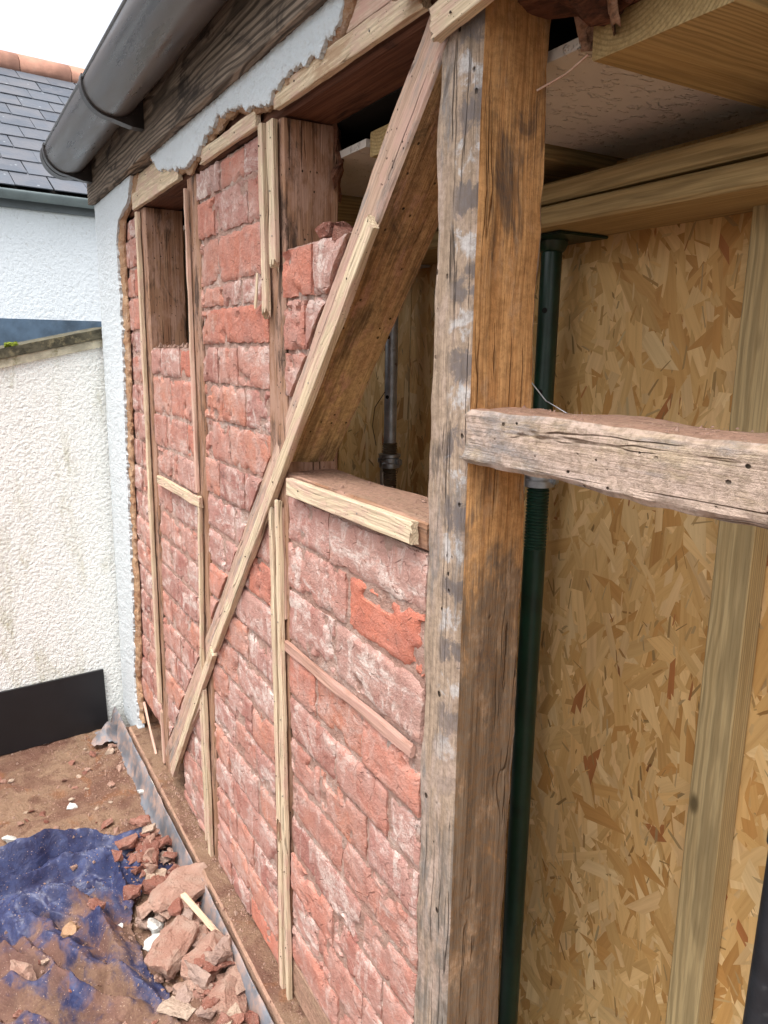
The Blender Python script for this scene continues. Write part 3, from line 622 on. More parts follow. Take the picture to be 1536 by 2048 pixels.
batten('short stub of batten leaning at the foot near the corner', (-2.875, -1.40), (-2.868, -1.63), .022, .010, mat=W_LATHD, rag=(.02, .0), nails=0, y=-.002)
batten('broken sliver leaning in the corner gap beside the white render', (-3.15, -1.49), (-2.97, -1.645), .016, .008, mat=W_LATHD, nails=0, y=-.012)
batten('short pale cross batten between the two upright battens', (-2.722, -.452), (-2.206, -.449), .030, .012, rag=(.01, .01), nails=2)
batten('wide pale batten with a sawn ragged end on the short rail', (-1.536, -.291), (-1.012, -.286), .038, .015, rag=(.004, .014), nails=2, teeth=700., amp=.0006)
batten('thin dusty strip of wood bedded between brick rows, sloping in the near bay', (-1.60, -.679), (-1.018, -.678), .024, .010, mat=W_LATHP, rag=(.02, .01), nails=0, y=-.002)
batten('pale batten under the render over the near bay', (-1.58, .498), (-1.02, .498), .040, .014, mat=W_LATH, rag=(.0, .006), nails=2)
batten('upper pale batten over the near bay, behind the torn render', (-1.40, .552), (-1.005, .552), .058, .010, mat=W_LATHD, rag=(.03, .004), nails=2, y=-.007)
batten('pale batten across the head of the small opening', (-2.888, .497), (-2.30, .497), .052, .014, rag=(.004, .01), nails=2)
batten('upper batten over the small opening, broken under the fascia', (-2.876, .552), (-2.36, .552), .050, .010, mat=W_LATH, rag=(.01, .03), nails=1, y=-.004)
batten('pale batten over the tall brick column below the torn render', (-2.10, .489), (-1.69, .489), .034, .012, nails=2, rag=(.02, 0))
batten('pale batten nailed across the head of the thick post, splintered at one end', (-1.002, .447), (-.60, .484), .042, .018, rag=(.02, 0), nails=2, y=-.0135)
sp2 = batten('splinter sticking out beside the longest top batten', (-1.695, .17), (-1.712, .085), .012, .004, nails=0, rag=(.0, .03), y=-.016)

# ------------------------------------------------------------------ white render remnants, with the orange scratch coat torn beneath
def polyline(pts, t):
    for (a, b) in zip(pts[:-1], pts[1:]):
        if a[0] <= t <= b[0]: return a[1] + (b[1] - a[1]) * (t - a[0]) / (b[0] - a[0])
    return pts[0][1] if t < pts[0][0] else pts[-1][1]
def coat(name, axis, edge, fixed, t0, t1, n, y0, y1, mat, jag, parent, seed, rows=16, dy=.0025, f=45, taper=0.):
    """slab y0(front)..y1(back): axis 'x': between z=fixed and z=edge(x);  axis 'z': between x=fixed and x=edge(z)"""
    vs, fs_ = [], []
    for i in range(n + 1):
        t = t0 + (t1 - t0) * i / n; e = polyline(edge, t) + jag * (1.1 * FB(t * f, seed, 1.1, 5) + .9 * N(t * f * 4.3 + 3 * N(t * 9, 1, seed), seed, 5) * max(.1, .4 + 1.6 * N(t * f * .37, seed, 2)) + .9 * max(-.2, N(t * f * .6, seed, 9)))
        for j in range(rows + 1):
            q = fixed + (e - fixed) * j / rows; x, z = (t, q) if axis == 'x' else (q, t)
            r = dy * FB(x * 40, z * 40, seed, 3); rim = (.002 if j == rows else 0) + taper * max(0., (j - rows * .55) / (rows * .45)) ** 2 * (.7 + .6 * N(t * 60, j * .5, seed)) if True else 0
            vs.append((x, y0 + r + rim, Zr(z)))
    m = rows + 1; b0 = len(vs)
    for i in range(n + 1):
        for j in (0, rows): x, y, z = vs[i * m + j]; vs.append((x, y1, z))
    for i in range(n):
        for j in range(rows): a = i * m + j; fs_.append((a, a + 1, a + m + 1, a + m))
        fs_.append((i * m + rows, b0 + 2 * i + 1, b0 + 2 * i + 3, (i + 1) * m + rows)); fs_.append((i * m, (i + 1) * m, b0 + 2 * i + 2, b0 + 2 * i)); fs_.append((b0 + 2 * i + 1, b0 + 2 * i, b0 + 2 * i + 2, b0 + 2 * i + 3))
    fs_.append(tuple([j for j in range(m)][::-1] + [b0, b0 + 1])); k = n * m
    fs_.append(tuple([k + j for j in range(m)] + [b0 + 2 * n + 1, b0 + 2 * n]))
    me = mesh(name, vs, fs_); bm = bmesh.new(); bm.from_mesh(me); bmesh.ops.recalc_face_normals(bm, faces=bm.faces[:]); bm.to_mesh(me); bm.free()
    return link(name, me, mat, parent, 40)
E_TOP = [(-2.56, .578), (-2.537, .56), (-2.485, .528), (-2.346, .503), (-2.197, .480), (-2.102, .497), (-1.992, .526), (-1.913, .541), (-1.806, .538), (-1.71, .514), (-1.651, .500), (-1.60, .492), (-1.515, .517), (-1.443, .519), (-1.356, .510), (-1.316, .525), (-1.277, .535), (-1.25, .578)]
rt = empty('render_strip', (-1.9, 0, Zr(.5))); tag(rt, 'ragged strip of white roughcast render hanging under the fascia', 'render')
def under(o, par): o.parent = par; o.location = -par.location; return o
under(coat('render_coat', 'x', E_TOP, .582, -2.555, -1.25, 420, -.028, -.016, R_WHITE, .009, None, 2.2), rt)
E_TOP2 = [(a, min(.575, b - .004 - .016 * (0.3 + N(a * 9, 3, 3)))) for a, b in E_TOP]; E_TOP2[-1] = (-1.21, .578); E_TOP2[0] = (-2.60, .574)
under(coat('scratch_coat', 'x', E_TOP2, .580, -2.60, -1.21, 300, -.0215, -.0045, SCRATCH, .011, None, 8.1, 14, .004, 13, .012), rt)
E_V = [(-1.737, -3.17), (-1.700, -3.19), (-1.687, -3.215), (-1.514, -3.241), (-1.415, -3.26), (-1.31, -3.24), (-1.036, -3.205), (-.818, -3.195), (-.502, -3.18), (-.2, -3.155), (0., -3.14), (.181, -3.135), (.40, -3.15), (.464, -3.09), (.504, -2.92), (.576, -2.86)]
rv = empty('render_corner', (-3.4, 0, .1)); tag(rv, 'upright band of white roughcast render at the far corner, torn along its edge', 'render')
under(coat('render_coat', 'z', E_V, -3.53, -1.70, .578, 420, -.028, .0, R_WHITE, .008, None, 4.7, 22), rv)
E_V2 = [(a, b + .050 + .03 * N(a * 7, 1, 2)) for a, b in E_V]
under(coat('scratch_coat', 'z', E_V2, -3.45, -1.60, .578, 300, -.0215, -.0035, SCRATCH, .013, None, 6.6, 40, .004, 9, .013), rv)
under(coat('render_fillet', 'x', [(-3.24, -1.70), (-3.0, -1.715), (-2.84, -1.74), (-2.6, -1.748)], -1.665, -3.24, -2.74, 100, -.0712, -.066, R_LOW, .004, None, 9.3, 6, .002, 30), rv)
# the end of the corner wall above the low wall
cwv = box('corner_return', (-3.535, -.012, .03), (-3.45, .7, Zr(.60)), R_WHITE); tag(cwv, 'white rendered return of the corner, end of the stripped wall', 'wall')

# ------------------------------------------------------------------ fascia and gutter
fa = timber('fascia_board', (-3.55, -.039, Zr(.697)), (.62, -.039, Zr(.697)), .232, .022, (0, -1, 0), [W_FASC], amp=.0008, cham=.002, nl=90, sub=.03)
tag(fa, 'weathered dark brown fascia board carrying the gutter', 'fascia')
so = box('soffit_strip', (-3.54, -.0275, Zr(.583)), (.62, .02, Zr(.62)), W_FASC); tag(so, 'thin soffit strip behind the fascia board', 'soffit')
GY, GZ, GR = -.138, Zr(.752), .081
gu = empty('gutter', (-1.5, GY, GZ)); tag(gu, 'dark grey half round plastic gutter along the eave', 'gutter')
def gsec(r, a0=-10, a1=190, n=22): return [(GY - r * math.cos(math.radians(a0 + (a1 - a0) * i / n)), GZ - r * math.sin(math.radians(a0 + (a1 - a0) * i / n))) for i in range(n + 1)]
def trough(name, x0, x1, ro, ri, mat, par, a0=-10, a1=190, nx=1):
    so_, si_ = gsec(ro, a0, a1), gsec(ri, a0, a1)[::-1]; sec = so_ + si_; K = len(sec); vs = []; fs_ = []
    for i in range(nx + 1):
        x = x0 + (x1 - x0) * i / nx
        for y, z in sec: vs.append(Vector((x, y, z)) - par.location)
    for i in range(nx):
        for k in range(K): k2 = (k + 1) % K; fs_.append((i * K + k, i * K + k2, (i + 1) * K + k2, (i + 1) * K + k))
    H = K // 2
    for b in (0, nx * K):
        for k in range(H - 1): fs_.append((b + k, b + k + 1, b + K - 2 - k, b + K - 1 - k))
    me = mesh(name, vs, fs_); bm = bmesh.new(); bm.from_mesh(me); bmesh.ops.recalc_face_normals(bm, faces=bm.faces[:]); bm.to_mesh(me); bm.free()
    return link(name, me, mat, par, 35)
trough('channel', -3.50, .62, GR, GR - .003, GUTTER, gu, -12, 192, 8)
# rolled outer lip and stop end
tube('lip', [(-3.50, GY - GR + .001, GZ + .012), (.62, GY - GR + .001, GZ + .012)], .005, GUTTER, gu)
trough('end_collar', -3.525, -3.475, GR + .006, GR + .0005, BRACKET, gu, -8, 188)
trough('end_stop', -3.545, -3.528, GR + .005, .002, BRACKET, gu, -4, 184)
def bracket(x, label):
    b = empty('gutter_bracket', (x, GY, GZ)); tag(b, label, 'bracket', 'gutter brackets')
    trough('strap', x - .019, x + .019, GR + .0065, GR + .0008, BRACKET, b, -14, 192)
    vs = []; prof = [(-.0505, GZ + .055), (-.0505, GZ - .104), (-.085, GZ - .102), (-.14, GZ - .0885)] + [(GY - (GR + .0068) * math.cos(math.radians(a)), GZ - (GR + .0068) * math.sin(math.radians(a))) for a in (88, 100, 115, 130, 145, 160, 178)]
    n = len(prof)
    for dx in (-.019, .019):
        for y, z in prof: vs.append((dx, y - GY, z - GZ))
    fs_ = [tuple(range(n)), tuple(range(2 * n - 1, n - 1, -1))] + [(k, k + n, (k + 1) % n + n, (k + 1) % n) for k in range(n)]
    me = mesh('support', vs, fs_); bm = bmesh.new(); bm.from_mesh(me); bmesh.ops.recalc_face_normals(bm, faces=bm.faces[:]); bm.to_mesh(me); bm.free(); link('support', me, BRACKET, b)
    lathe('screw', [(.001, 0), (.005, 0), (.004, .002)], NAILG, (x + .006, -.0505 - .001, GZ - .03), b, 10, (0, -1, 0))
bracket(-2.55, 'black gutter bracket halfway along the visible gutter')
bracket(-3.44, 'black gutter bracket right by the gutter end')

# ------------------------------------------------------------------ low wall on the left, black board
DL = Vector((-.1279, .9915, 0)).normalized(); DN = Vector((.9915, .1279, 0)).normalized(); P0 = Vector((-3.56, 0, 0))
def lwp(s, off, z): v = P0 + DL * s + DN * off; return Vector((v.x, v.y, z))
def slab(name, pts_s_z, o0, o1, mat, par=None, res=None):
    """polygon in the left wall's plane (s, z) extruded from offset o0 to o1 (towards us)"""
    n = len(pts_s_z); off = par.location if par else Vector(); vs = [lwp(s, o1, z) - off for s, z in pts_s_z] + [lwp(s, o0, z) - off for s, z in pts_s_z]
    fs_ = [tuple(range(n)), tuple(range(2 * n - 1, n - 1, -1))] + [(k, k + n, (k + 1) % n + n, (k + 1) % n) for k in range(n)]
    me = mesh(name, vs, fs_); bm = bmesh.new(); bm.from_mesh(me); bmesh.ops.recalc_face_normals(bm, faces=bm.faces[:]); bm.to_mesh(me); bm.free(); return link(name, me, mat, par)
ct = lambda s: Zr(.087 + .222 * s)
lw_ = slab('low_wall', [(-2.6, 0.0 - .2), (.02, -.2), (.02, ct(.02) - .07), (-2.6, ct(-2.6) - .07)], -.22, 0, R_LOW); tag(lw_, 'low white rough rendered wall with green brown stains at the roof end', 'wall')
slab('coping', [(-2.6, ct(-2.6) - .034), (.02, ct(.02) - .040), (.02, ct(.02)), (-2.6, ct(-2.6))], -.25, .022, COPING, lw_)
slab('drip', [(-2.6, ct(-2.6) - .075), (.025, ct(.02) - .075), (.025, ct(.02) - .041), (-2.6, ct(-2.6) - .035)], -.2, .012, COPEDGE, lw_)
for k in range(3):
    s = -.405 + k * .012; o = chunk('moss_tuft', lwp(s, .005, ct(s) + .006), (.028, .03, .022), MOSS, 60 + k, None, rough=.3); o['label'] = 'small tuft of green moss on the dark coping'; o['category'] = 'moss'; o['group'] = 'moss on the coping'
bb = slab('black_board', [(-1.3, .012), (-.105, .0), (-.112, .292), (-1.3, .30)], .006, .018, BLACKB); tag(bb, 'black plastic board leaning upright against the foot of the low wall', 'board')

# ------------------------------------------------------------------ neighbour house
K = 1.8
def hp(s, off, z): # house frame: same direction as the low wall, farther out
    c = Vector((0, -.66, 0)); p = (P0 - c) * K + c; v = p + DL * s + DN * off; return Vector((v.x, v.y, z))
HZ = lambda z: ZC + z * K
house = empty('neighbour_house', hp(0, 0, -2.6)); tag(house, 'white rendered neighbour house with slate roof and terracotta ridge', 'house')
def hslab(name, pts, o0, o1, mat, par):
    n = len(pts); vs = [hp(s, o1, z) - house.location for s, z in pts] + [hp(s, o0, z) - house.location for s, z in pts]
    fs_ = [tuple(range(n)), tuple(range(2 * n - 1, n - 1, -1))] + [(k, k + n, (k + 1) % n + n, (k + 1) % n) for k in range(n)]
    me = mesh(name, vs, fs_); bm = bmesh.new(); bm.from_mesh(me); bmesh.ops.recalc_face_normals(bm, faces=bm.faces[:]); bm.to_mesh(me); bm.free(); return link(name, me, mat, par)
S1 = .92                                                    # right-hand end of the house front
hslab('wall', [(-5, -2.6), (S1 + .4, -2.6), (S1 + .4, HZ(.60)), (-5, HZ(.585))], -4.5, 0, R_HOUSE, house)
hslab('fascia', [(-5, HZ(.530)), (S1 + .42, HZ(.538)), (S1 + .42, HZ(.60)), (-5, HZ(.592))], 0, .03, FASCG, house)
gv, gf = [], []
for i, s in enumerate((-5, S1 + .42)):
    for a in range(0, 181, 15): r = math.radians(a); v = hp(s, .095 + .062 * math.cos(r), HZ(.5925) - .058 * math.sin(r)) - house.location; gv.append(v)
for k in range(12): gf.append((k, k + 1, 14 + k, 13 + k))
go = link('gutter', mesh('gutter', gv, gf), GUTG, house, 60); go.modifiers.new('t', 'SOLIDIFY').thickness = .004
hslab('gutter_bracket', [(S1 - .02, HZ(.548)), (S1 + .0, HZ(.548)), (S1 + .0, HZ(.594)), (S1 - .02, HZ(.594))], .03, .162, GUTG, house)
TH = math.radians(34.5); gauge, NR = .215, 11
E0, EZ = .10, HZ(.605)
def roofp(s, d, lift=0.): return hp(s, E0 - d * math.cos(TH) - lift * -math.sin(TH), EZ + d * math.sin(TH) + lift * math.cos(TH))
roof = link('roof', mesh('roof', [roofp(-5, 0, -.02) - house.location, roofp(S1 - .02, 0, -.02) - house.location, roofp(S1 - .02, gauge * NR + .2, -.02) - house.location, roofp(-5, gauge * NR + .2, -.02) - house.location], [(0, 1, 2, 3)]), VOIDM, house)
smesh = None
R3 = Matrix((DL, (Vector((-DN.x, -DN.y, 0)) * math.cos(TH) + Vector((0, 0, 1)) * math.sin(TH)), Vector((0, 0, 0)))).transposed()
yv = (Vector((-DN.x, -DN.y, 0)) * math.cos(TH) + Vector((0, 0, 1)) * math.sin(TH)); zv = DL.cross(yv)
RB = Matrix((DL, yv, zv)).transposed().to_4x4()
SWd = .255
bm = bmesh.new(); bmesh.ops.create_cube(bm, size=1)
for v in bm.verts: v.co = Vector((v.co.x * (SWd - .006), v.co.y * (gauge + .07), v.co.z * .007))
sme = bpy.data.meshes.new('slate'); bm.to_mesh(sme); bm.free(); sme.materials.append(SLATE)
sg = 1 if zv.z > 0 else -1
for r in range(NR):
    k = 0
    while True:
        s = S1 - SWd / 2 - k * SWd - (r % 2) * SWd / 2 + (SWd / 4 if False else 0)
        if s < -1.5: break
        o = bpy.data.objects.new('slate', sme); COL.objects.link(o); o.parent = house
        M = RB @ Matrix.Rotation(sg * -math.radians(2.4 + random.uniform(-.5, .5)), 4, 'X') @ Matrix.Rotation(random.uniform(-.008, .008), 4, 'Z')
        M.translation = roofp(s + random.uniform(-.003, .003), gauge * (r + .5) + .035 + random.uniform(-.004, .004), .006 + .004) - house.location
        o.matrix_local = M; k += 1
vs = [roofp(-5, 0, .004), roofp(-1.45, 0, .004), roofp(-1.45, gauge * NR, .004), roofp(-5, gauge * NR, .004)]
o = link('far_slates', mesh('far_slates', [v - house.location for v in vs], [(0, 1, 2, 3)]), SLATE, house); o['kind'] = 'stuff'
for k in range(9):
    s0 = S1 - .30 - k * .45 + .22; rv_, rf = [], []
    for s in (s0 - .443, s0):
        for a in range(-20, 201, 20): t = math.radians(a); b = roofp(s, gauge * NR + .02, 0); rv_.append(b + Vector((-DN.x, -DN.y, 0)) * (.12 - .15 * math.cos(t)) + Vector((0, 0, 1)) * (.03 + .13 * math.sin(t)) - house.location)
    n = 12
    for q in range(n - 1): rf.append((q, q + 1, n + q + 1, n + q))
    ro = link('ridge_tile', mesh('ridge_tile', rv_, rf), RIDGE, house, 60); ro.modifiers.new('t', 'SOLIDIFY').thickness = .015
vg = hslab('verge', [(S1 - .015, EZ - .08), (S1 + .22, EZ - .05), (S1 + .20, EZ + .16), (S1 + .02, EZ + .20)], -.5, -.1, VOIDM, house)
# flashing tape dressed up the house wall above the low wall
ft = slab('x', [(0, 0), (1, 0), (1, 1)], 0, .1, FLASH); bpy.data.objects.remove(ft)
sA = -2.2
fo = hslab('flashing_tape', [(-3, HZ(-.10)), (S1 - .36, HZ(-.06)), (S1 - .36, HZ(.153)), (S1 - .70, HZ(.150)), (S1 - .92, HZ(.148)), (S1 - .94, HZ(.112)), (-3, HZ(.104))], .0, .008, FLASH, house)

# ------------------------------------------------------------------ inside: OSB, studs, beams, props
YO = .632
def osb(x0, x1, label, strands):
    z0, z1 = -.449, Zr(.404)
    sh = box('osb_sheet', (x0, YO, z0), (x1, YO + .018, z1), OSB); tag(sh, label, 'board', 'osb sheets on the back wall')
    if not strands: return
    n = strands; vs = np.zeros((n, 6, 3)); 
    cx = RNG.uniform(x0, x1, n); cz = RNG.uniform(z0, z1, n)
    big = RNG.random(n)
    L = np.where(big > .22, RNG.uniform(.07, .24, n), RNG.uniform(.012, .05, n)); W_ = np.where(big > .22, RNG.uniform(.014, .055, n), RNG.uniform(.002, .008, n))
    ang = np.where(RNG.random(n) < .72, RNG.normal(0, .38, n), RNG.uniform(-1.57, 1.57, n))
    sh0, sh1 = RNG.uniform(-.9, .9, n) * W_, RNG.uniform(-.9, .9, n) * W_
    depth = np.where(big > .22, RNG.uniform(0, .0014, n), RNG.uniform(.0008, .0019, n)); tx, tz = RNG.normal(0, .003, n), RNG.normal(0, .003, n)
    u = np.stack([-W_ / 2, W_ / 2, W_ / 2 * RNG.uniform(.8, 1.1, n), W_ / 2 * RNG.uniform(.5, 1, n), -W_ / 2 * RNG.uniform(.5, 1, n), -W_ / 2 * RNG.uniform(.8, 1.1, n)], 1)
    v = np.stack([-L / 2 + sh0, -L / 2 - sh0, L * .1, L / 2 + sh1, L / 2 - sh1, L * .05], 1)
    c, s_ = np.cos(ang)[:, None], np.sin(ang)[:, None]
    X = u * c - v * s_; Zz = u * s_ + v * c
    vs[:, :, 0] = np.clip(cx[:, None] + X, x0, x1); vs[:, :, 2] = np.clip(cz[:, None] + Zz, z0, z1)
    vs[:, :, 1] = YO - .0004 - depth[:, None] + X * tx[:, None] + Zz * tz[:, None]
    me = bpy.data.meshes.new('strand'); fs_ = (np.arange(n * 6).reshape(n, 6)[:, ::1]).tolist()
    me.from_pydata(vs.reshape(-1, 3).tolist(), [], fs_)
    pal = np.array([1.04, .92, .68]) * np.array([(.68, .49, .27), (.74, .56, .34), (.62, .43, .22), (.58, .38, .18), (.70, .53, .34), (.52, .31, .13), (.80, .65, .44), (.44, .20, .09)])
    pr = np.array([.19, .19, .168, .14, .13, .09, .08, .012]); col = pal[RNG.choice(8, n, p=pr)] * RNG.uniform(.88, 1.08, (n, 1))
    fine = big <= .22; col[fine] *= RNG.uniform(.45, 1.1, (fine.sum(), 1))
    at = me.attributes.new('col', 'FLOAT_COLOR', 'POINT'); rgba = np.ones((n * 6, 4), 'f4'); rgba[:, :3] = np.repeat(col, 6, 0); at.data.foreach_set('color', rgba.ravel())
    uv = me.uv_layers.new(name='UVMap'); off = RNG.uniform(0, 50, (n, 1)); uvs = np.stack([v + off, u + off], 2); uv.data.foreach_set('uv', uvs.reshape(-1).astype('f4'))
    o = link('strand', me, STRAND, sh); o.location = -sh.location; o['kind'] = 'stuff'
osb(-2.078, -.862, 'large bright strand board sheet behind the green prop', 13000)
osb(-.858, .36, 'strand board sheet right of the greenish upright stud', 7000)
osb(-3.30, -2.082, 'strand board sheet seen through the gap beside the brace', 4000)
def istud(x, w, t, mat, label, y1=None, z1=Zr(.254)):
    y1 = y1 or YO - .003; o = timber('timber_stud', (x, y1 - t / 2, -.449), (x, y1 - t / 2, z1), w, t, (0, -1, 0), [mat], amp=.0006, cham=.003, nl=60, sub=.02); tag(o, label, 'stud', 'new studs inside'); return o
istud(-.8575, .075, .05, W_TREATG, 'greenish treated upright stud with a knot, standing against the strand board')
istud(-2.62, .09, .05, W_TREAT, 'new pale stud glimpsed through the gap right of the galvanised prop')
istud(-3.02, .07, .05, W_TREAT, 'far new stud glimpsed through the gap left of the galvanised prop')
def beam(z, h, y0, y1, label, tilt=0., mat=W_TREAT):
    o = timber('beam', (-3.36, (y0 + y1) / 2, Zr(z + h / 2)), (.60, (y0 + y1) / 2, Zr(z + h / 2 + tilt)), h, y1 - y0, (0, -1, 0), [mat], amp=.0006, cham=.006, nl=90, sub=.03)
    return tag(o, label, 'beam', 'new beams along the back')
beam(.254, .041, .438, .628, 'lower treated beam resting on the green prop head')
beam(.2965, .040, .446, .628, 'upper treated beam lying on the lower one', .010)
def plank(x0, x1, y0, y1, z0, z1, label, mat=W_TREAT):
    o = timber('ceiling_plank', ((x0 + x1) / 2, y0, Zr((z0 + z1) / 2)), ((x0 + x1) / 2, y1, Zr((z0 + z1) / 2)), x1 - x0, z1 - z0, (0, 0, -1), [mat], amp=.0005, cham=.003, nl=24, sub=.03); return tag(o, label, 'plank', 'timbers across the ceiling')
plank(-.838, -.62, .135, .65, .383, .43, 'wide treated plank across the ceiling, top right')
plank(-1.45, -1.265, .135, .65, .383, .43, 'shaded plank across the ceiling behind the post')
plank(-2.005, -1.94, .135, .65, .30, .44, 'treated joist glimpsed above the brace')
# dark torn end of plate and hanging paper beside the post top
o = chunk('torn_timber', (-.80, .12, Zr(.455)), (.24, .09, .07), W_DARK, 33, rough=.35, rot=(.2, .15, .1)); tag(o, 'ragged dark rotten timber end hanging above the post', 'timber')
hv, hf = [], []
for i in range(13):
    for j in range(8):
        u, v = i / 12, j / 7; ln = .035 + .03 * (.5 + N(i * .9, 3, 1)); hv.append((-.86 + .10 * u + .006 * N(i, j, 0), .115 + .03 * math.sin(u * 5) + .02 * v, Zr(.452) - v * ln + .006 * N(i * .7, j * .7, 4)))
for i in range(12):
    for j in range(7): a = i * 8 + j; hf.append((a, a + 8, a + 9, a + 1))
o = link('torn_paper', mesh('torn_paper', hv, hf), W_OLD, None, 60); o.modifiers.new('t', 'SOLIDIFY').thickness = .0015; tag(o, 'torn flap of brown building paper hanging beside the post head', 'paper')
o = chunk('plaster_lump', (-1.015, -.03, Zr(.505)), (.10, .03, .04), SCRATCH, 91, rough=.3, rot=(0, .3, 0)); tag(o, 'crumbly plaster lump at the head of the brace and post', 'plaster lump')
o = chunk('torn_timber', (-1.60, .135, Zr(.40)), (.05, .05, .17), W_DARK, 37, rough=.4, rot=(0, 0, .3)); tag(o, 'torn splintered timber remains behind the dark stud head', 'timber')
o = tube('splinter', [(-.905, .10, Zr(.36)), (-.87, .12, Zr(.375)), (-.84, .13, Zr(.392))], .0015, W_LATHD); tag(o, 'thin splinter poking out behind the post head', 'splinter')
# props
def prop(loc, ztop, zc, r0, mat, cmat, tmat, label, plate=True):
    x, y = loc; e = empty('prop', (x, y, -.449)); tag(e, label, 'prop', 'steel props')
    lathe('tube', [(r0 + .05, .0), (r0 + .05, .006), (r0, .007), (r0, Zr(zc) - .17 + .449)], mat, (x, y, -.449), e); 
    th = [];  z = Zr(zc) - .175
    while z < Zr(zc) + .052: th += [(r0 - .0022, z), (r0 + .0006, z + .0028), (r0 + .0006, z + .0042), (r0 - .0022, z + .007)]; z += .0078
    lathe('thread', th, tmat, (x, y, 0), e)
    lathe('inner_tube', [(r0 - .003, Zr(zc) + .05), (r0 - .003, Zr(ztop) - .006)], mat, (x, y, 0), e)
    lathe('collar', [(r0 + .002, Zr(zc) - .022), (r0 + .011, Zr(zc) - .020), (r0 + .011, Zr(zc) - .006), (r0 + .007, Zr(zc) - .002), (r0 + .007, Zr(zc) + .010), (r0 + .012, Zr(zc) + .014), (r0 + .012, Zr(zc) + .022), (r0 + .002, Zr(zc) + .024)], cmat, (x, y, 0), e)
    for a in (.4, 3.5): box('collar_lug', (x + math.cos(a) * (r0 + .012) - .011, y + math.sin(a) * (r0 + .012) - .009, Zr(zc) - .012), (x + math.cos(a) * (r0 + .012) + .011, y + math.sin(a) * (r0 + .012) + .009, Zr(zc) + .010), cmat, e, .004)
    for q in range(2): lathe('pin_hole', [(.0062, 0), (.006, .0006)], VOIDM, (x + (r0 - .0032) * .45, y - (r0 - .0032) * .893, Zr(zc) + .20 + q * .18), e, 12, (.45, -.893, 0))
    if plate:
        o = box('head_plate', (x - .075, y - .07, Zr(ztop) - .006), (x + .10, y + .07, Zr(ztop)), mat, e, .002)
        lathe('head_ring', [(r0 - .002, Zr(ztop) - .03), (r0 + .003, Zr(ztop) - .026), (r0 + .010, Zr(ztop) - .007), (r0 + .002, Zr(ztop) - .0065)], mat, (x, y, 0), e)
    return e
gp = prop((-1.362, .55), .2525, -.283, .0262, GREEN, STEEL, GREEN, 'dark green steel prop right of the post, holding up the beam')
gs = prop((-2.066, .555), .2525, -.335, .0225, GALV, STEEL, BRASSY, 'galvanised grey steel prop with threaded collar behind the brace')
tube('handle', [(-2.05, .525, Zr(-.325)), (-2.025, .50, Zr(-.33)), (-2.01, .495, Zr(-.36)), (-2.015, .50, Zr(-.43)), (-2.02, .505, Zr(-.48))], .006, STEEL, gs)
tube('wire_loop', [(-2.06, .53, Zr(-.12)), (-2.12, .53, Zr(-.17)), (-2.135, .53, Zr(-.23)), (-2.11, .53, Zr(-.29))], .0013, RUST, gs)
tube('wire', [(-.925, .128, Zr(-.035)), (-.905, .15, Zr(-.07)), (-.875, .17, Zr(-.088))], .001, GALV)['label'] = 'thin loose wire curling out behind the post'
bpy.data.objects['wire']['category'] = 'wire'
bp = empty('steel_pole', (-.60, .36, -.449)); tag(bp, 'blackish steel pole at the lower right corner, inside the open bay', 'pole')
lathe('tube', [(.045, 0), (.045, .006), (.030, .007), (.030, 1.5)], DARKPIPE, (-.585, .37, -.449), bp); lathe('cap', [(.030, 1.5), (.034, 1.501), (.034, 1.525), (.02, 1.535)], DARKPIPE, (-.585, .37, -.449), bp)
bp.rotation_euler = (0, math.radians(.8), 0)

# ------------------------------------------------------------------ tarpaulin
TP = [(-2.70, -1.2), (-2.72, -.62), (-2.66, -.34), (-2.59, -.20), (-2.51, -.115), (-2.33, -.11), (-2.285, -.20), (-2.20, -.265), (-2.06, -.285), (-1.9, -.28), (-1.75, -.24), (-1.60, -.30), (-1.50, -.42), (-1.45, -.75), (-1.5, -1.2)]
def inside(x, y, P):
    c = False
    for i in range(len(P)):
        (x1, y1), (x2, y2) = P[i], P[i - 1]
        if (y1 > y) != (y2 > y) and x < (x2 - x1) * (y - y1) / (y2 - y1) + x1: c = not c
    return c
def seg(px, py, a, b):
    ax, ay = a; bx_, by = b; dx, dy = bx_ - ax, by - ay; t = max(0, min(1, ((px - ax) * dx + (py - ay) * dy) / (dx * dx + dy * dy))); return math.hypot(px - ax - t * dx, py - ay - t * dy), t
def edgedist(x, y, P): return min(seg(x, y, P[i - 1], P[i])[0] for i in range(len(P)))
FOLDS = [((-2.64, -.95), (-2.59, -.30), .075, .045), ((-2.59, -.30), (-2.47, -.14), .05, .03), ((-2.47, -.95), (-2.46, -.45), .065, .04), ((-2.46, -.45), (-2.40, -.27), .075, .035), ((-2.40, -.27), (-2.12, -.28), .06, .025),
         ((-2.40, -.30), (-2.30, -.13), .05, .022), ((-2.36, -.60), (-2.30, -.45), .07, .05), ((-2.30, -.45), (-2.02, -.33), .06, .03), ((-2.28, -.60), (-1.96, -.42), .06, .04), ((-2.18, -.62), (-1.85, -.45), .05, .04),
         ((-2.08, -.70), (-1.80, -.36), .07, .05), ((-1.95, -.80), (-1.68, -.40), .075, .06), ((-2.0, -.36), (-1.72, -.28), .04, .025), ((-2.30, -.80), (-2.05, -.55), .05, .03), ((-1.8, -.6), (-1.6, -.4), .06, .06)]
def tent(f): f -= math.floor(f); return (1 - abs(f - .42) / (.42 if f < .42 else .58)) ** 1.35
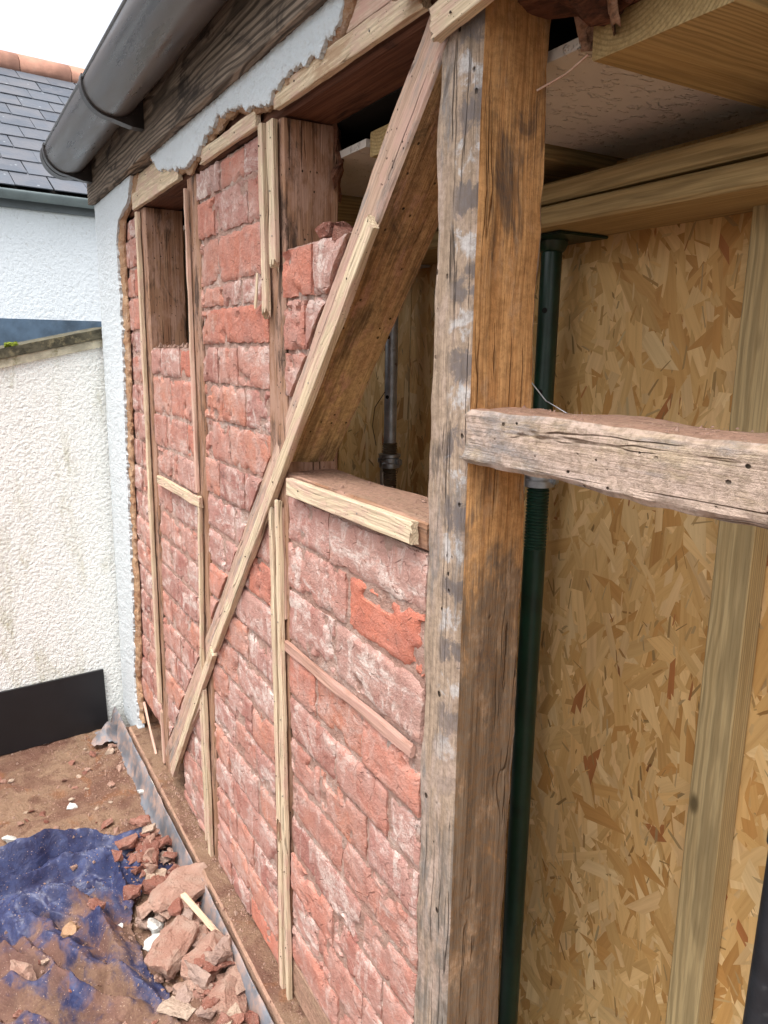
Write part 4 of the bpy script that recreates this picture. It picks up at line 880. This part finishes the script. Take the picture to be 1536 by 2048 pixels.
def tarph(x, y):
    wx, wy = x + .035 * FB(x * 4, y * 4, 2.2, 2), y + .035 * FB(x * 4, y * 4, 8.8, 2); h = .010
    for a, b, H, wd in FOLDS:
        d, t = seg(wx, wy, a, b); q = max(0., 1 - d / (wd * 1.25)); e = q ** 1.2 * (.7 + .3 * math.sin(t * 3.1)); h = max(h, h * .35 + 1.15 * H * e)
    ax, ay = x + 2.44, y + .66; r = math.hypot(ax, ay); th = math.atan2(ay, ax)
    fan = tent(th * 4.6 + .55 * N(x * 3.1, y * 3.1, 1.) + .16 * N(x * 11, y * 11, 5.)) * min(1., max(0., (r - .06) / .22)) * (.45 + .75 * abs(N(x * 4, y * 4, 9.)))
    top = tent((x + .055 * N(x * 2, y * 4.2, 2.)) * 11. + .25 * N(x * 5, y * 9, 3.)) * (.5 + .7 * abs(N(x * 5, y * 3, 7.)))
    k = min(1., max(0., (x + 2.42) / .12)); d2 = mnoise.voronoi(Vector((x * 15 + .3 * N(x * 9, y * 9, 4), y * 15, 8.1)))[0]
    return h + .068 * (fan * k + top * (1 - k)) + .009 * (d2[0] - .4) + .003 * N(x * 30, y * 30, 2)
tv, tf, td = [], [], []
nx_, ny_ = 290, 250; X0, X1, Y0, Y1 = -2.76, -1.44, -1.1, -.08; idx = {}
for j in range(ny_):
    for i in range(nx_):
        x, y = X0 + (X1 - X0) * i / (nx_ - 1), Y0 + (Y1 - Y0) * j / (ny_ - 1); ex = .02 * FB(x * 14, y * 14, 5.5, 3)
        if inside(x + ex, y + ex * .7, TP):
            ed = edgedist(x, y, TP); k = min(1., ed / .05); h = deckz(x, y) * .8 + .006 + tarph(x, y) * (.25 + .75 * k)
            idx[(i, j)] = len(tv); tv.append((x + .012 * FB(x * 12, y * 12, 6, 2), y + .012 * FB(x * 12, y * 12, 9, 2), h))
            td.append(.26 * FB(x * 3.2, y * 3.2, 12.2, 3) + max(0, .05 - (h - .03)) * 2.2 + (.10 if (x > -2.3 and y < -.5) else 0) - (.16 if x < -2.32 else 0))
for (i, j) in list(idx):
    q = [(i, j), (i + 1, j), (i + 1, j + 1), (i, j + 1)]
    if all(c in idx for c in q): tf.append(tuple(idx[c] for c in q))
tme = mesh('tarpaulin', tv, tf); at = tme.attributes.new('dirt', 'FLOAT', 'POINT'); at.data.foreach_set('value', td)
to = link('tarpaulin', tme, TARP, None, 50); tag(to, 'crumpled blue tarpaulin smeared with red brown dirt on the deck', 'tarpaulin')
md = to.modifiers.new('t', 'SOLIDIFY'); md.thickness = .0015; md.offset = 1

# ------------------------------------------------------------------ rubble
def surf(x, y):
    return (deckz(x, y) * .8 + .006 + tarph(x, y)) if inside(x, y, TP) else deckz(x, y)
def rub(label, x, y, size, mat, seed, name='brick_fragment', cat='brick fragment', group=None, lift=.35, rot=None, **k):
    o = chunk(name, (x, y, surf(x, y) + size[2] * lift), size, mat, seed, rot=rot, **k); return tag(o, label, cat, group)
rub('largest flat broken brick slab lying beside the lead strip', -2.15, -.135, (.15, .20, .07), RUB, 11, lift=.45, rot=(.15, -.12, .35), boxy=.85, npts=22, rough=.2)
dbl = empty('mortared_bricks', (-1.88, -.185, surf(-1.88, -.185) + .03)); tag(dbl, 'two pale bricks still mortared together in the rubble', 'brick fragment')
for k, (dx, sd_) in enumerate(((-.053, 21), (.053, 23))):
    o = chunk('brick', (-1.88 + dx, -.185 + .012 * k, surf(-1.88, -.185) + .03), (.10, .15, .065), RUB, sd_, dbl, boxy=.97, npts=26, rough=.14, rot=(0, 0, 0))
dbl.rotation_euler = (.32, .16, .75)
rub('upper one of two white plaster lumps at the tarpaulin edge', -2.065, -.235, (.075, .055, .035), PLASTER, 5, 'plaster_lump', 'plaster lump', lift=.6)
rub('lower one of two white plaster lumps at the tarpaulin edge', -2.005, -.255, (.06, .06, .045), PLASTER, 8, 'plaster_lump', 'plaster lump', lift=.6)
rub('reddish half brick beside the white plaster lumps', -2.13, -.24, (.075, .07, .06), RUB, 14, lift=.6)
rub('flat pinkish brick flake behind the white plaster lumps', -2.02, -.19, (.11, .06, .025), RUB, 17, lift=.7)
rub('large broken brick lump at the bottom of the rubble strip', -1.70, -.135, (.12, .13, .08), RUB, 19, lift=.4, boxy=.9)
rub('slab like broken brick against the lead near the bottom', -1.745, -.095, (.10, .09, .055), RUB, 27, lift=.5, boxy=.9)
rub('greyish mortar flake standing on edge in the rubble', -1.80, -.19, (.12, .035, .06), RUBG, 31, 'mortar_lump', 'mortar lump', lift=.6)
rub('pointed grey mortar shard in the middle of the rubble', -1.815, -.13, (.10, .06, .04), RUBG, 35, 'mortar_lump', 'mortar lump', lift=.6)
rub('reddish brick lump sitting on the near fold of the tarpaulin', -2.02, -.60, (.085, .06, .045), RUB, 41, lift=.5)
rub('earthy lump resting on the middle of the tarpaulin', -2.12, -.47, (.055, .05, .035), SCRATCH, 43, 'mortar_lump', 'mortar lump', lift=.5)
rub('pair sized brick piece caught in the top fold of the tarpaulin', -2.33, -.185, (.05, .06, .04), RUB, 47, lift=.6)
rub('small square brick piece in the top fold of the tarpaulin', -2.37, -.20, (.045, .05, .035), RUB, 49, lift=.6)
rub('white plaster scrap on the dirt at the left edge', -2.80, -.58, (.07, .05, .02), PLASTER, 53, 'plaster_lump', 'plaster lump', lift=.5)
rub('small white plaster scrap near the lead strip', -2.86, -.092, (.05, .03, .02), PLASTER, 54, 'plaster_lump', 'plaster lump', lift=1.0)
rub('little white plaster chip in the middle of the dirt', -2.92, -.35, (.055, .03, .016), PLASTER, 57, 'plaster_lump', 'plaster lump')
rub('tiny white pebble on the tarpaulin fold', -2.14, -.325, (.022, .02, .016), PLASTER, 58, 'plaster_lump', 'plaster lump', lift=.6)
o = timber('wood_offcut', (-2.055, -.155, surf(-2.055, -.155) + .075), (-1.905, -.085, surf(-1.9, -.085) + .05), .018, .010, (0, -.3, 1), [W_LATH], rag=(.01, .01), amp=.001); tag(o, 'pale broken batten offcut lying on the rubble', 'offcut')
rg = random.Random(5)
for k in range(210):
    x = rg.uniform(-2.5, -1.45); y = -.085 - abs(rg.gauss(0, .075)) - .02
    if inside(x, y, TP) and rg.random() < .8: y = rg.uniform(-.24, -.09)
    s = rg.uniform(.016, .062); red = rg.random() < .72; kk = rg.uniform(.4, .8); s *= 1.1 if rg.random() < .5 else .7
    lab = ('reddish' if red else 'greyish') + (' larger' if s > .045 else ' medium' if s > .03 else ' small' if s > .02 else ' tiny') + (' flat' if kk < .55 else ' chunky') + ' fragment ' + ('at the far end of the rubble' if x < -2.3 else 'behind the big slab in the rubble' if x < -2.12 else 'just before the big slab' if x < -1.9 else 'by the mortared bricks' if x < -1.72 else 'at the near end of the rubble') + (', by the lead' if y > -.13 else ', by the tarpaulin')
    o = rub(lab, x, y, (s * rg.uniform(1, 1.7), s * rg.uniform(.8, 1.3), s * kk), rg.choice((RUB, RUBD, RUBD)) if red else rg.choice((RUBG, RUBT)), 100 + k, group='rubble fragments by the wall', lift=rg.uniform(.2, .8))
for k in range(70):
    x, y = rg.uniform(-3.4, -2.4), rg.uniform(-.85, -.12)
    if inside(x, y, TP): continue
    s = rg.uniform(.010, .032) if k > 8 else rg.uniform(.03, .05); red = rg.random() < .7; rub(('reddish' if red else 'greyish') + (' lump' if s > .03 else ' crumb' if s > .02 else ' tiny crumb') + ' of rubble on dirt ' + ('close to the black board' if x < -3.1 else 'midway to the black board' if x < -2.8 else 'just above the tarpaulin') + (', lead side' if y > -.35 else ', outer side'), x, y, (s * 1.3, s, s * .6), rg.choice((RUB, RUBD)) if red else RUBT, 300 + k, group='crumbs on the dirt', lift=.3)
for k in range(22):
    x, y = rg.uniform(-2.6, -1.7), rg.uniform(-.8, -.2)
    if not inside(x, y, TP): continue
    s = rg.uniform(.010, .028); red = rg.random() < .8; rub(('reddish' if red else 'greyish') + (' lump' if s > .02 else ' crumb') + ' lying on the tarpaulin ' + ('on its upper folds' if x < -2.3 else 'on its middle' if x < -2. else 'on its near end') + (', towards the rubble' if y > -.45 else ', away from the rubble'), x, y, (s * 1.4, s, s * .7), rg.choice((RUB, RUBD)) if red else RUBT, 400 + k, group='crumbs on the tarpaulin', lift=.4)
# fine grit: real specks, too many to count
gvs, gfs = [], []
def speck(p, s):
    b = len(gvs); q = [Vector((rg.uniform(-1, 1), rg.uniform(-1, 1), rg.uniform(.2, 1))) for _ in range(4)]
    for d in ((-1, -.6, 0), (1, -.5, .1), (.1, 1, 0), (.1, .1, 1.1)): gvs.append(Vector(p) + Vector(d) * s * rg.uniform(.6, 1.2))
    gfs.extend([(b, b + 1, b + 3), (b + 1, b + 2, b + 3), (b + 2, b, b + 3), (b, b + 2, b + 1)])
for k in range(5200):
    if k < 2600: x, y = rg.uniform(-3.5, -1.4), -.07 - abs(rg.gauss(0, .16))
    else: x, y = rg.uniform(-3.5, -1.5), rg.uniform(-1.0, -.1)
    speck((x, y, surf(x, y)), min(.009, .0012 + rg.expovariate(620)))
for k in range(2600): speck((rg.uniform(-2.9, -.95), -.002 - abs(rg.gauss(0, .026)) if k < 1700 else rg.uniform(-.055, -.004), Zr(-1.6435)), min(.011, .0009 + rg.expovariate(700)))
for k in range(420): speck((rg.uniform(-1.57, -1.01), rg.uniform(.01, .12), Zr(-.2665)), min(.010, .0007 + rg.expovariate(1500)))
for k in range(420): speck((rg.uniform(-.90, -.2), rg.uniform(.006, .12), Zr(-.0785)), min(.008, .0007 + rg.expovariate(1500)))
for k in range(160): speck((rg.uniform(-2.78, -2.29), rg.uniform(.0, .09), Zr(.004)), min(.014, .003 + rg.expovariate(260)))
go = link('grit', mesh('grit', gvs, gfs), RUB); go['kind'] = 'stuff'; go['label'] = 'red brick grit and dust crumbs scattered over deck, ledge and rails'; go['category'] = 'grit'
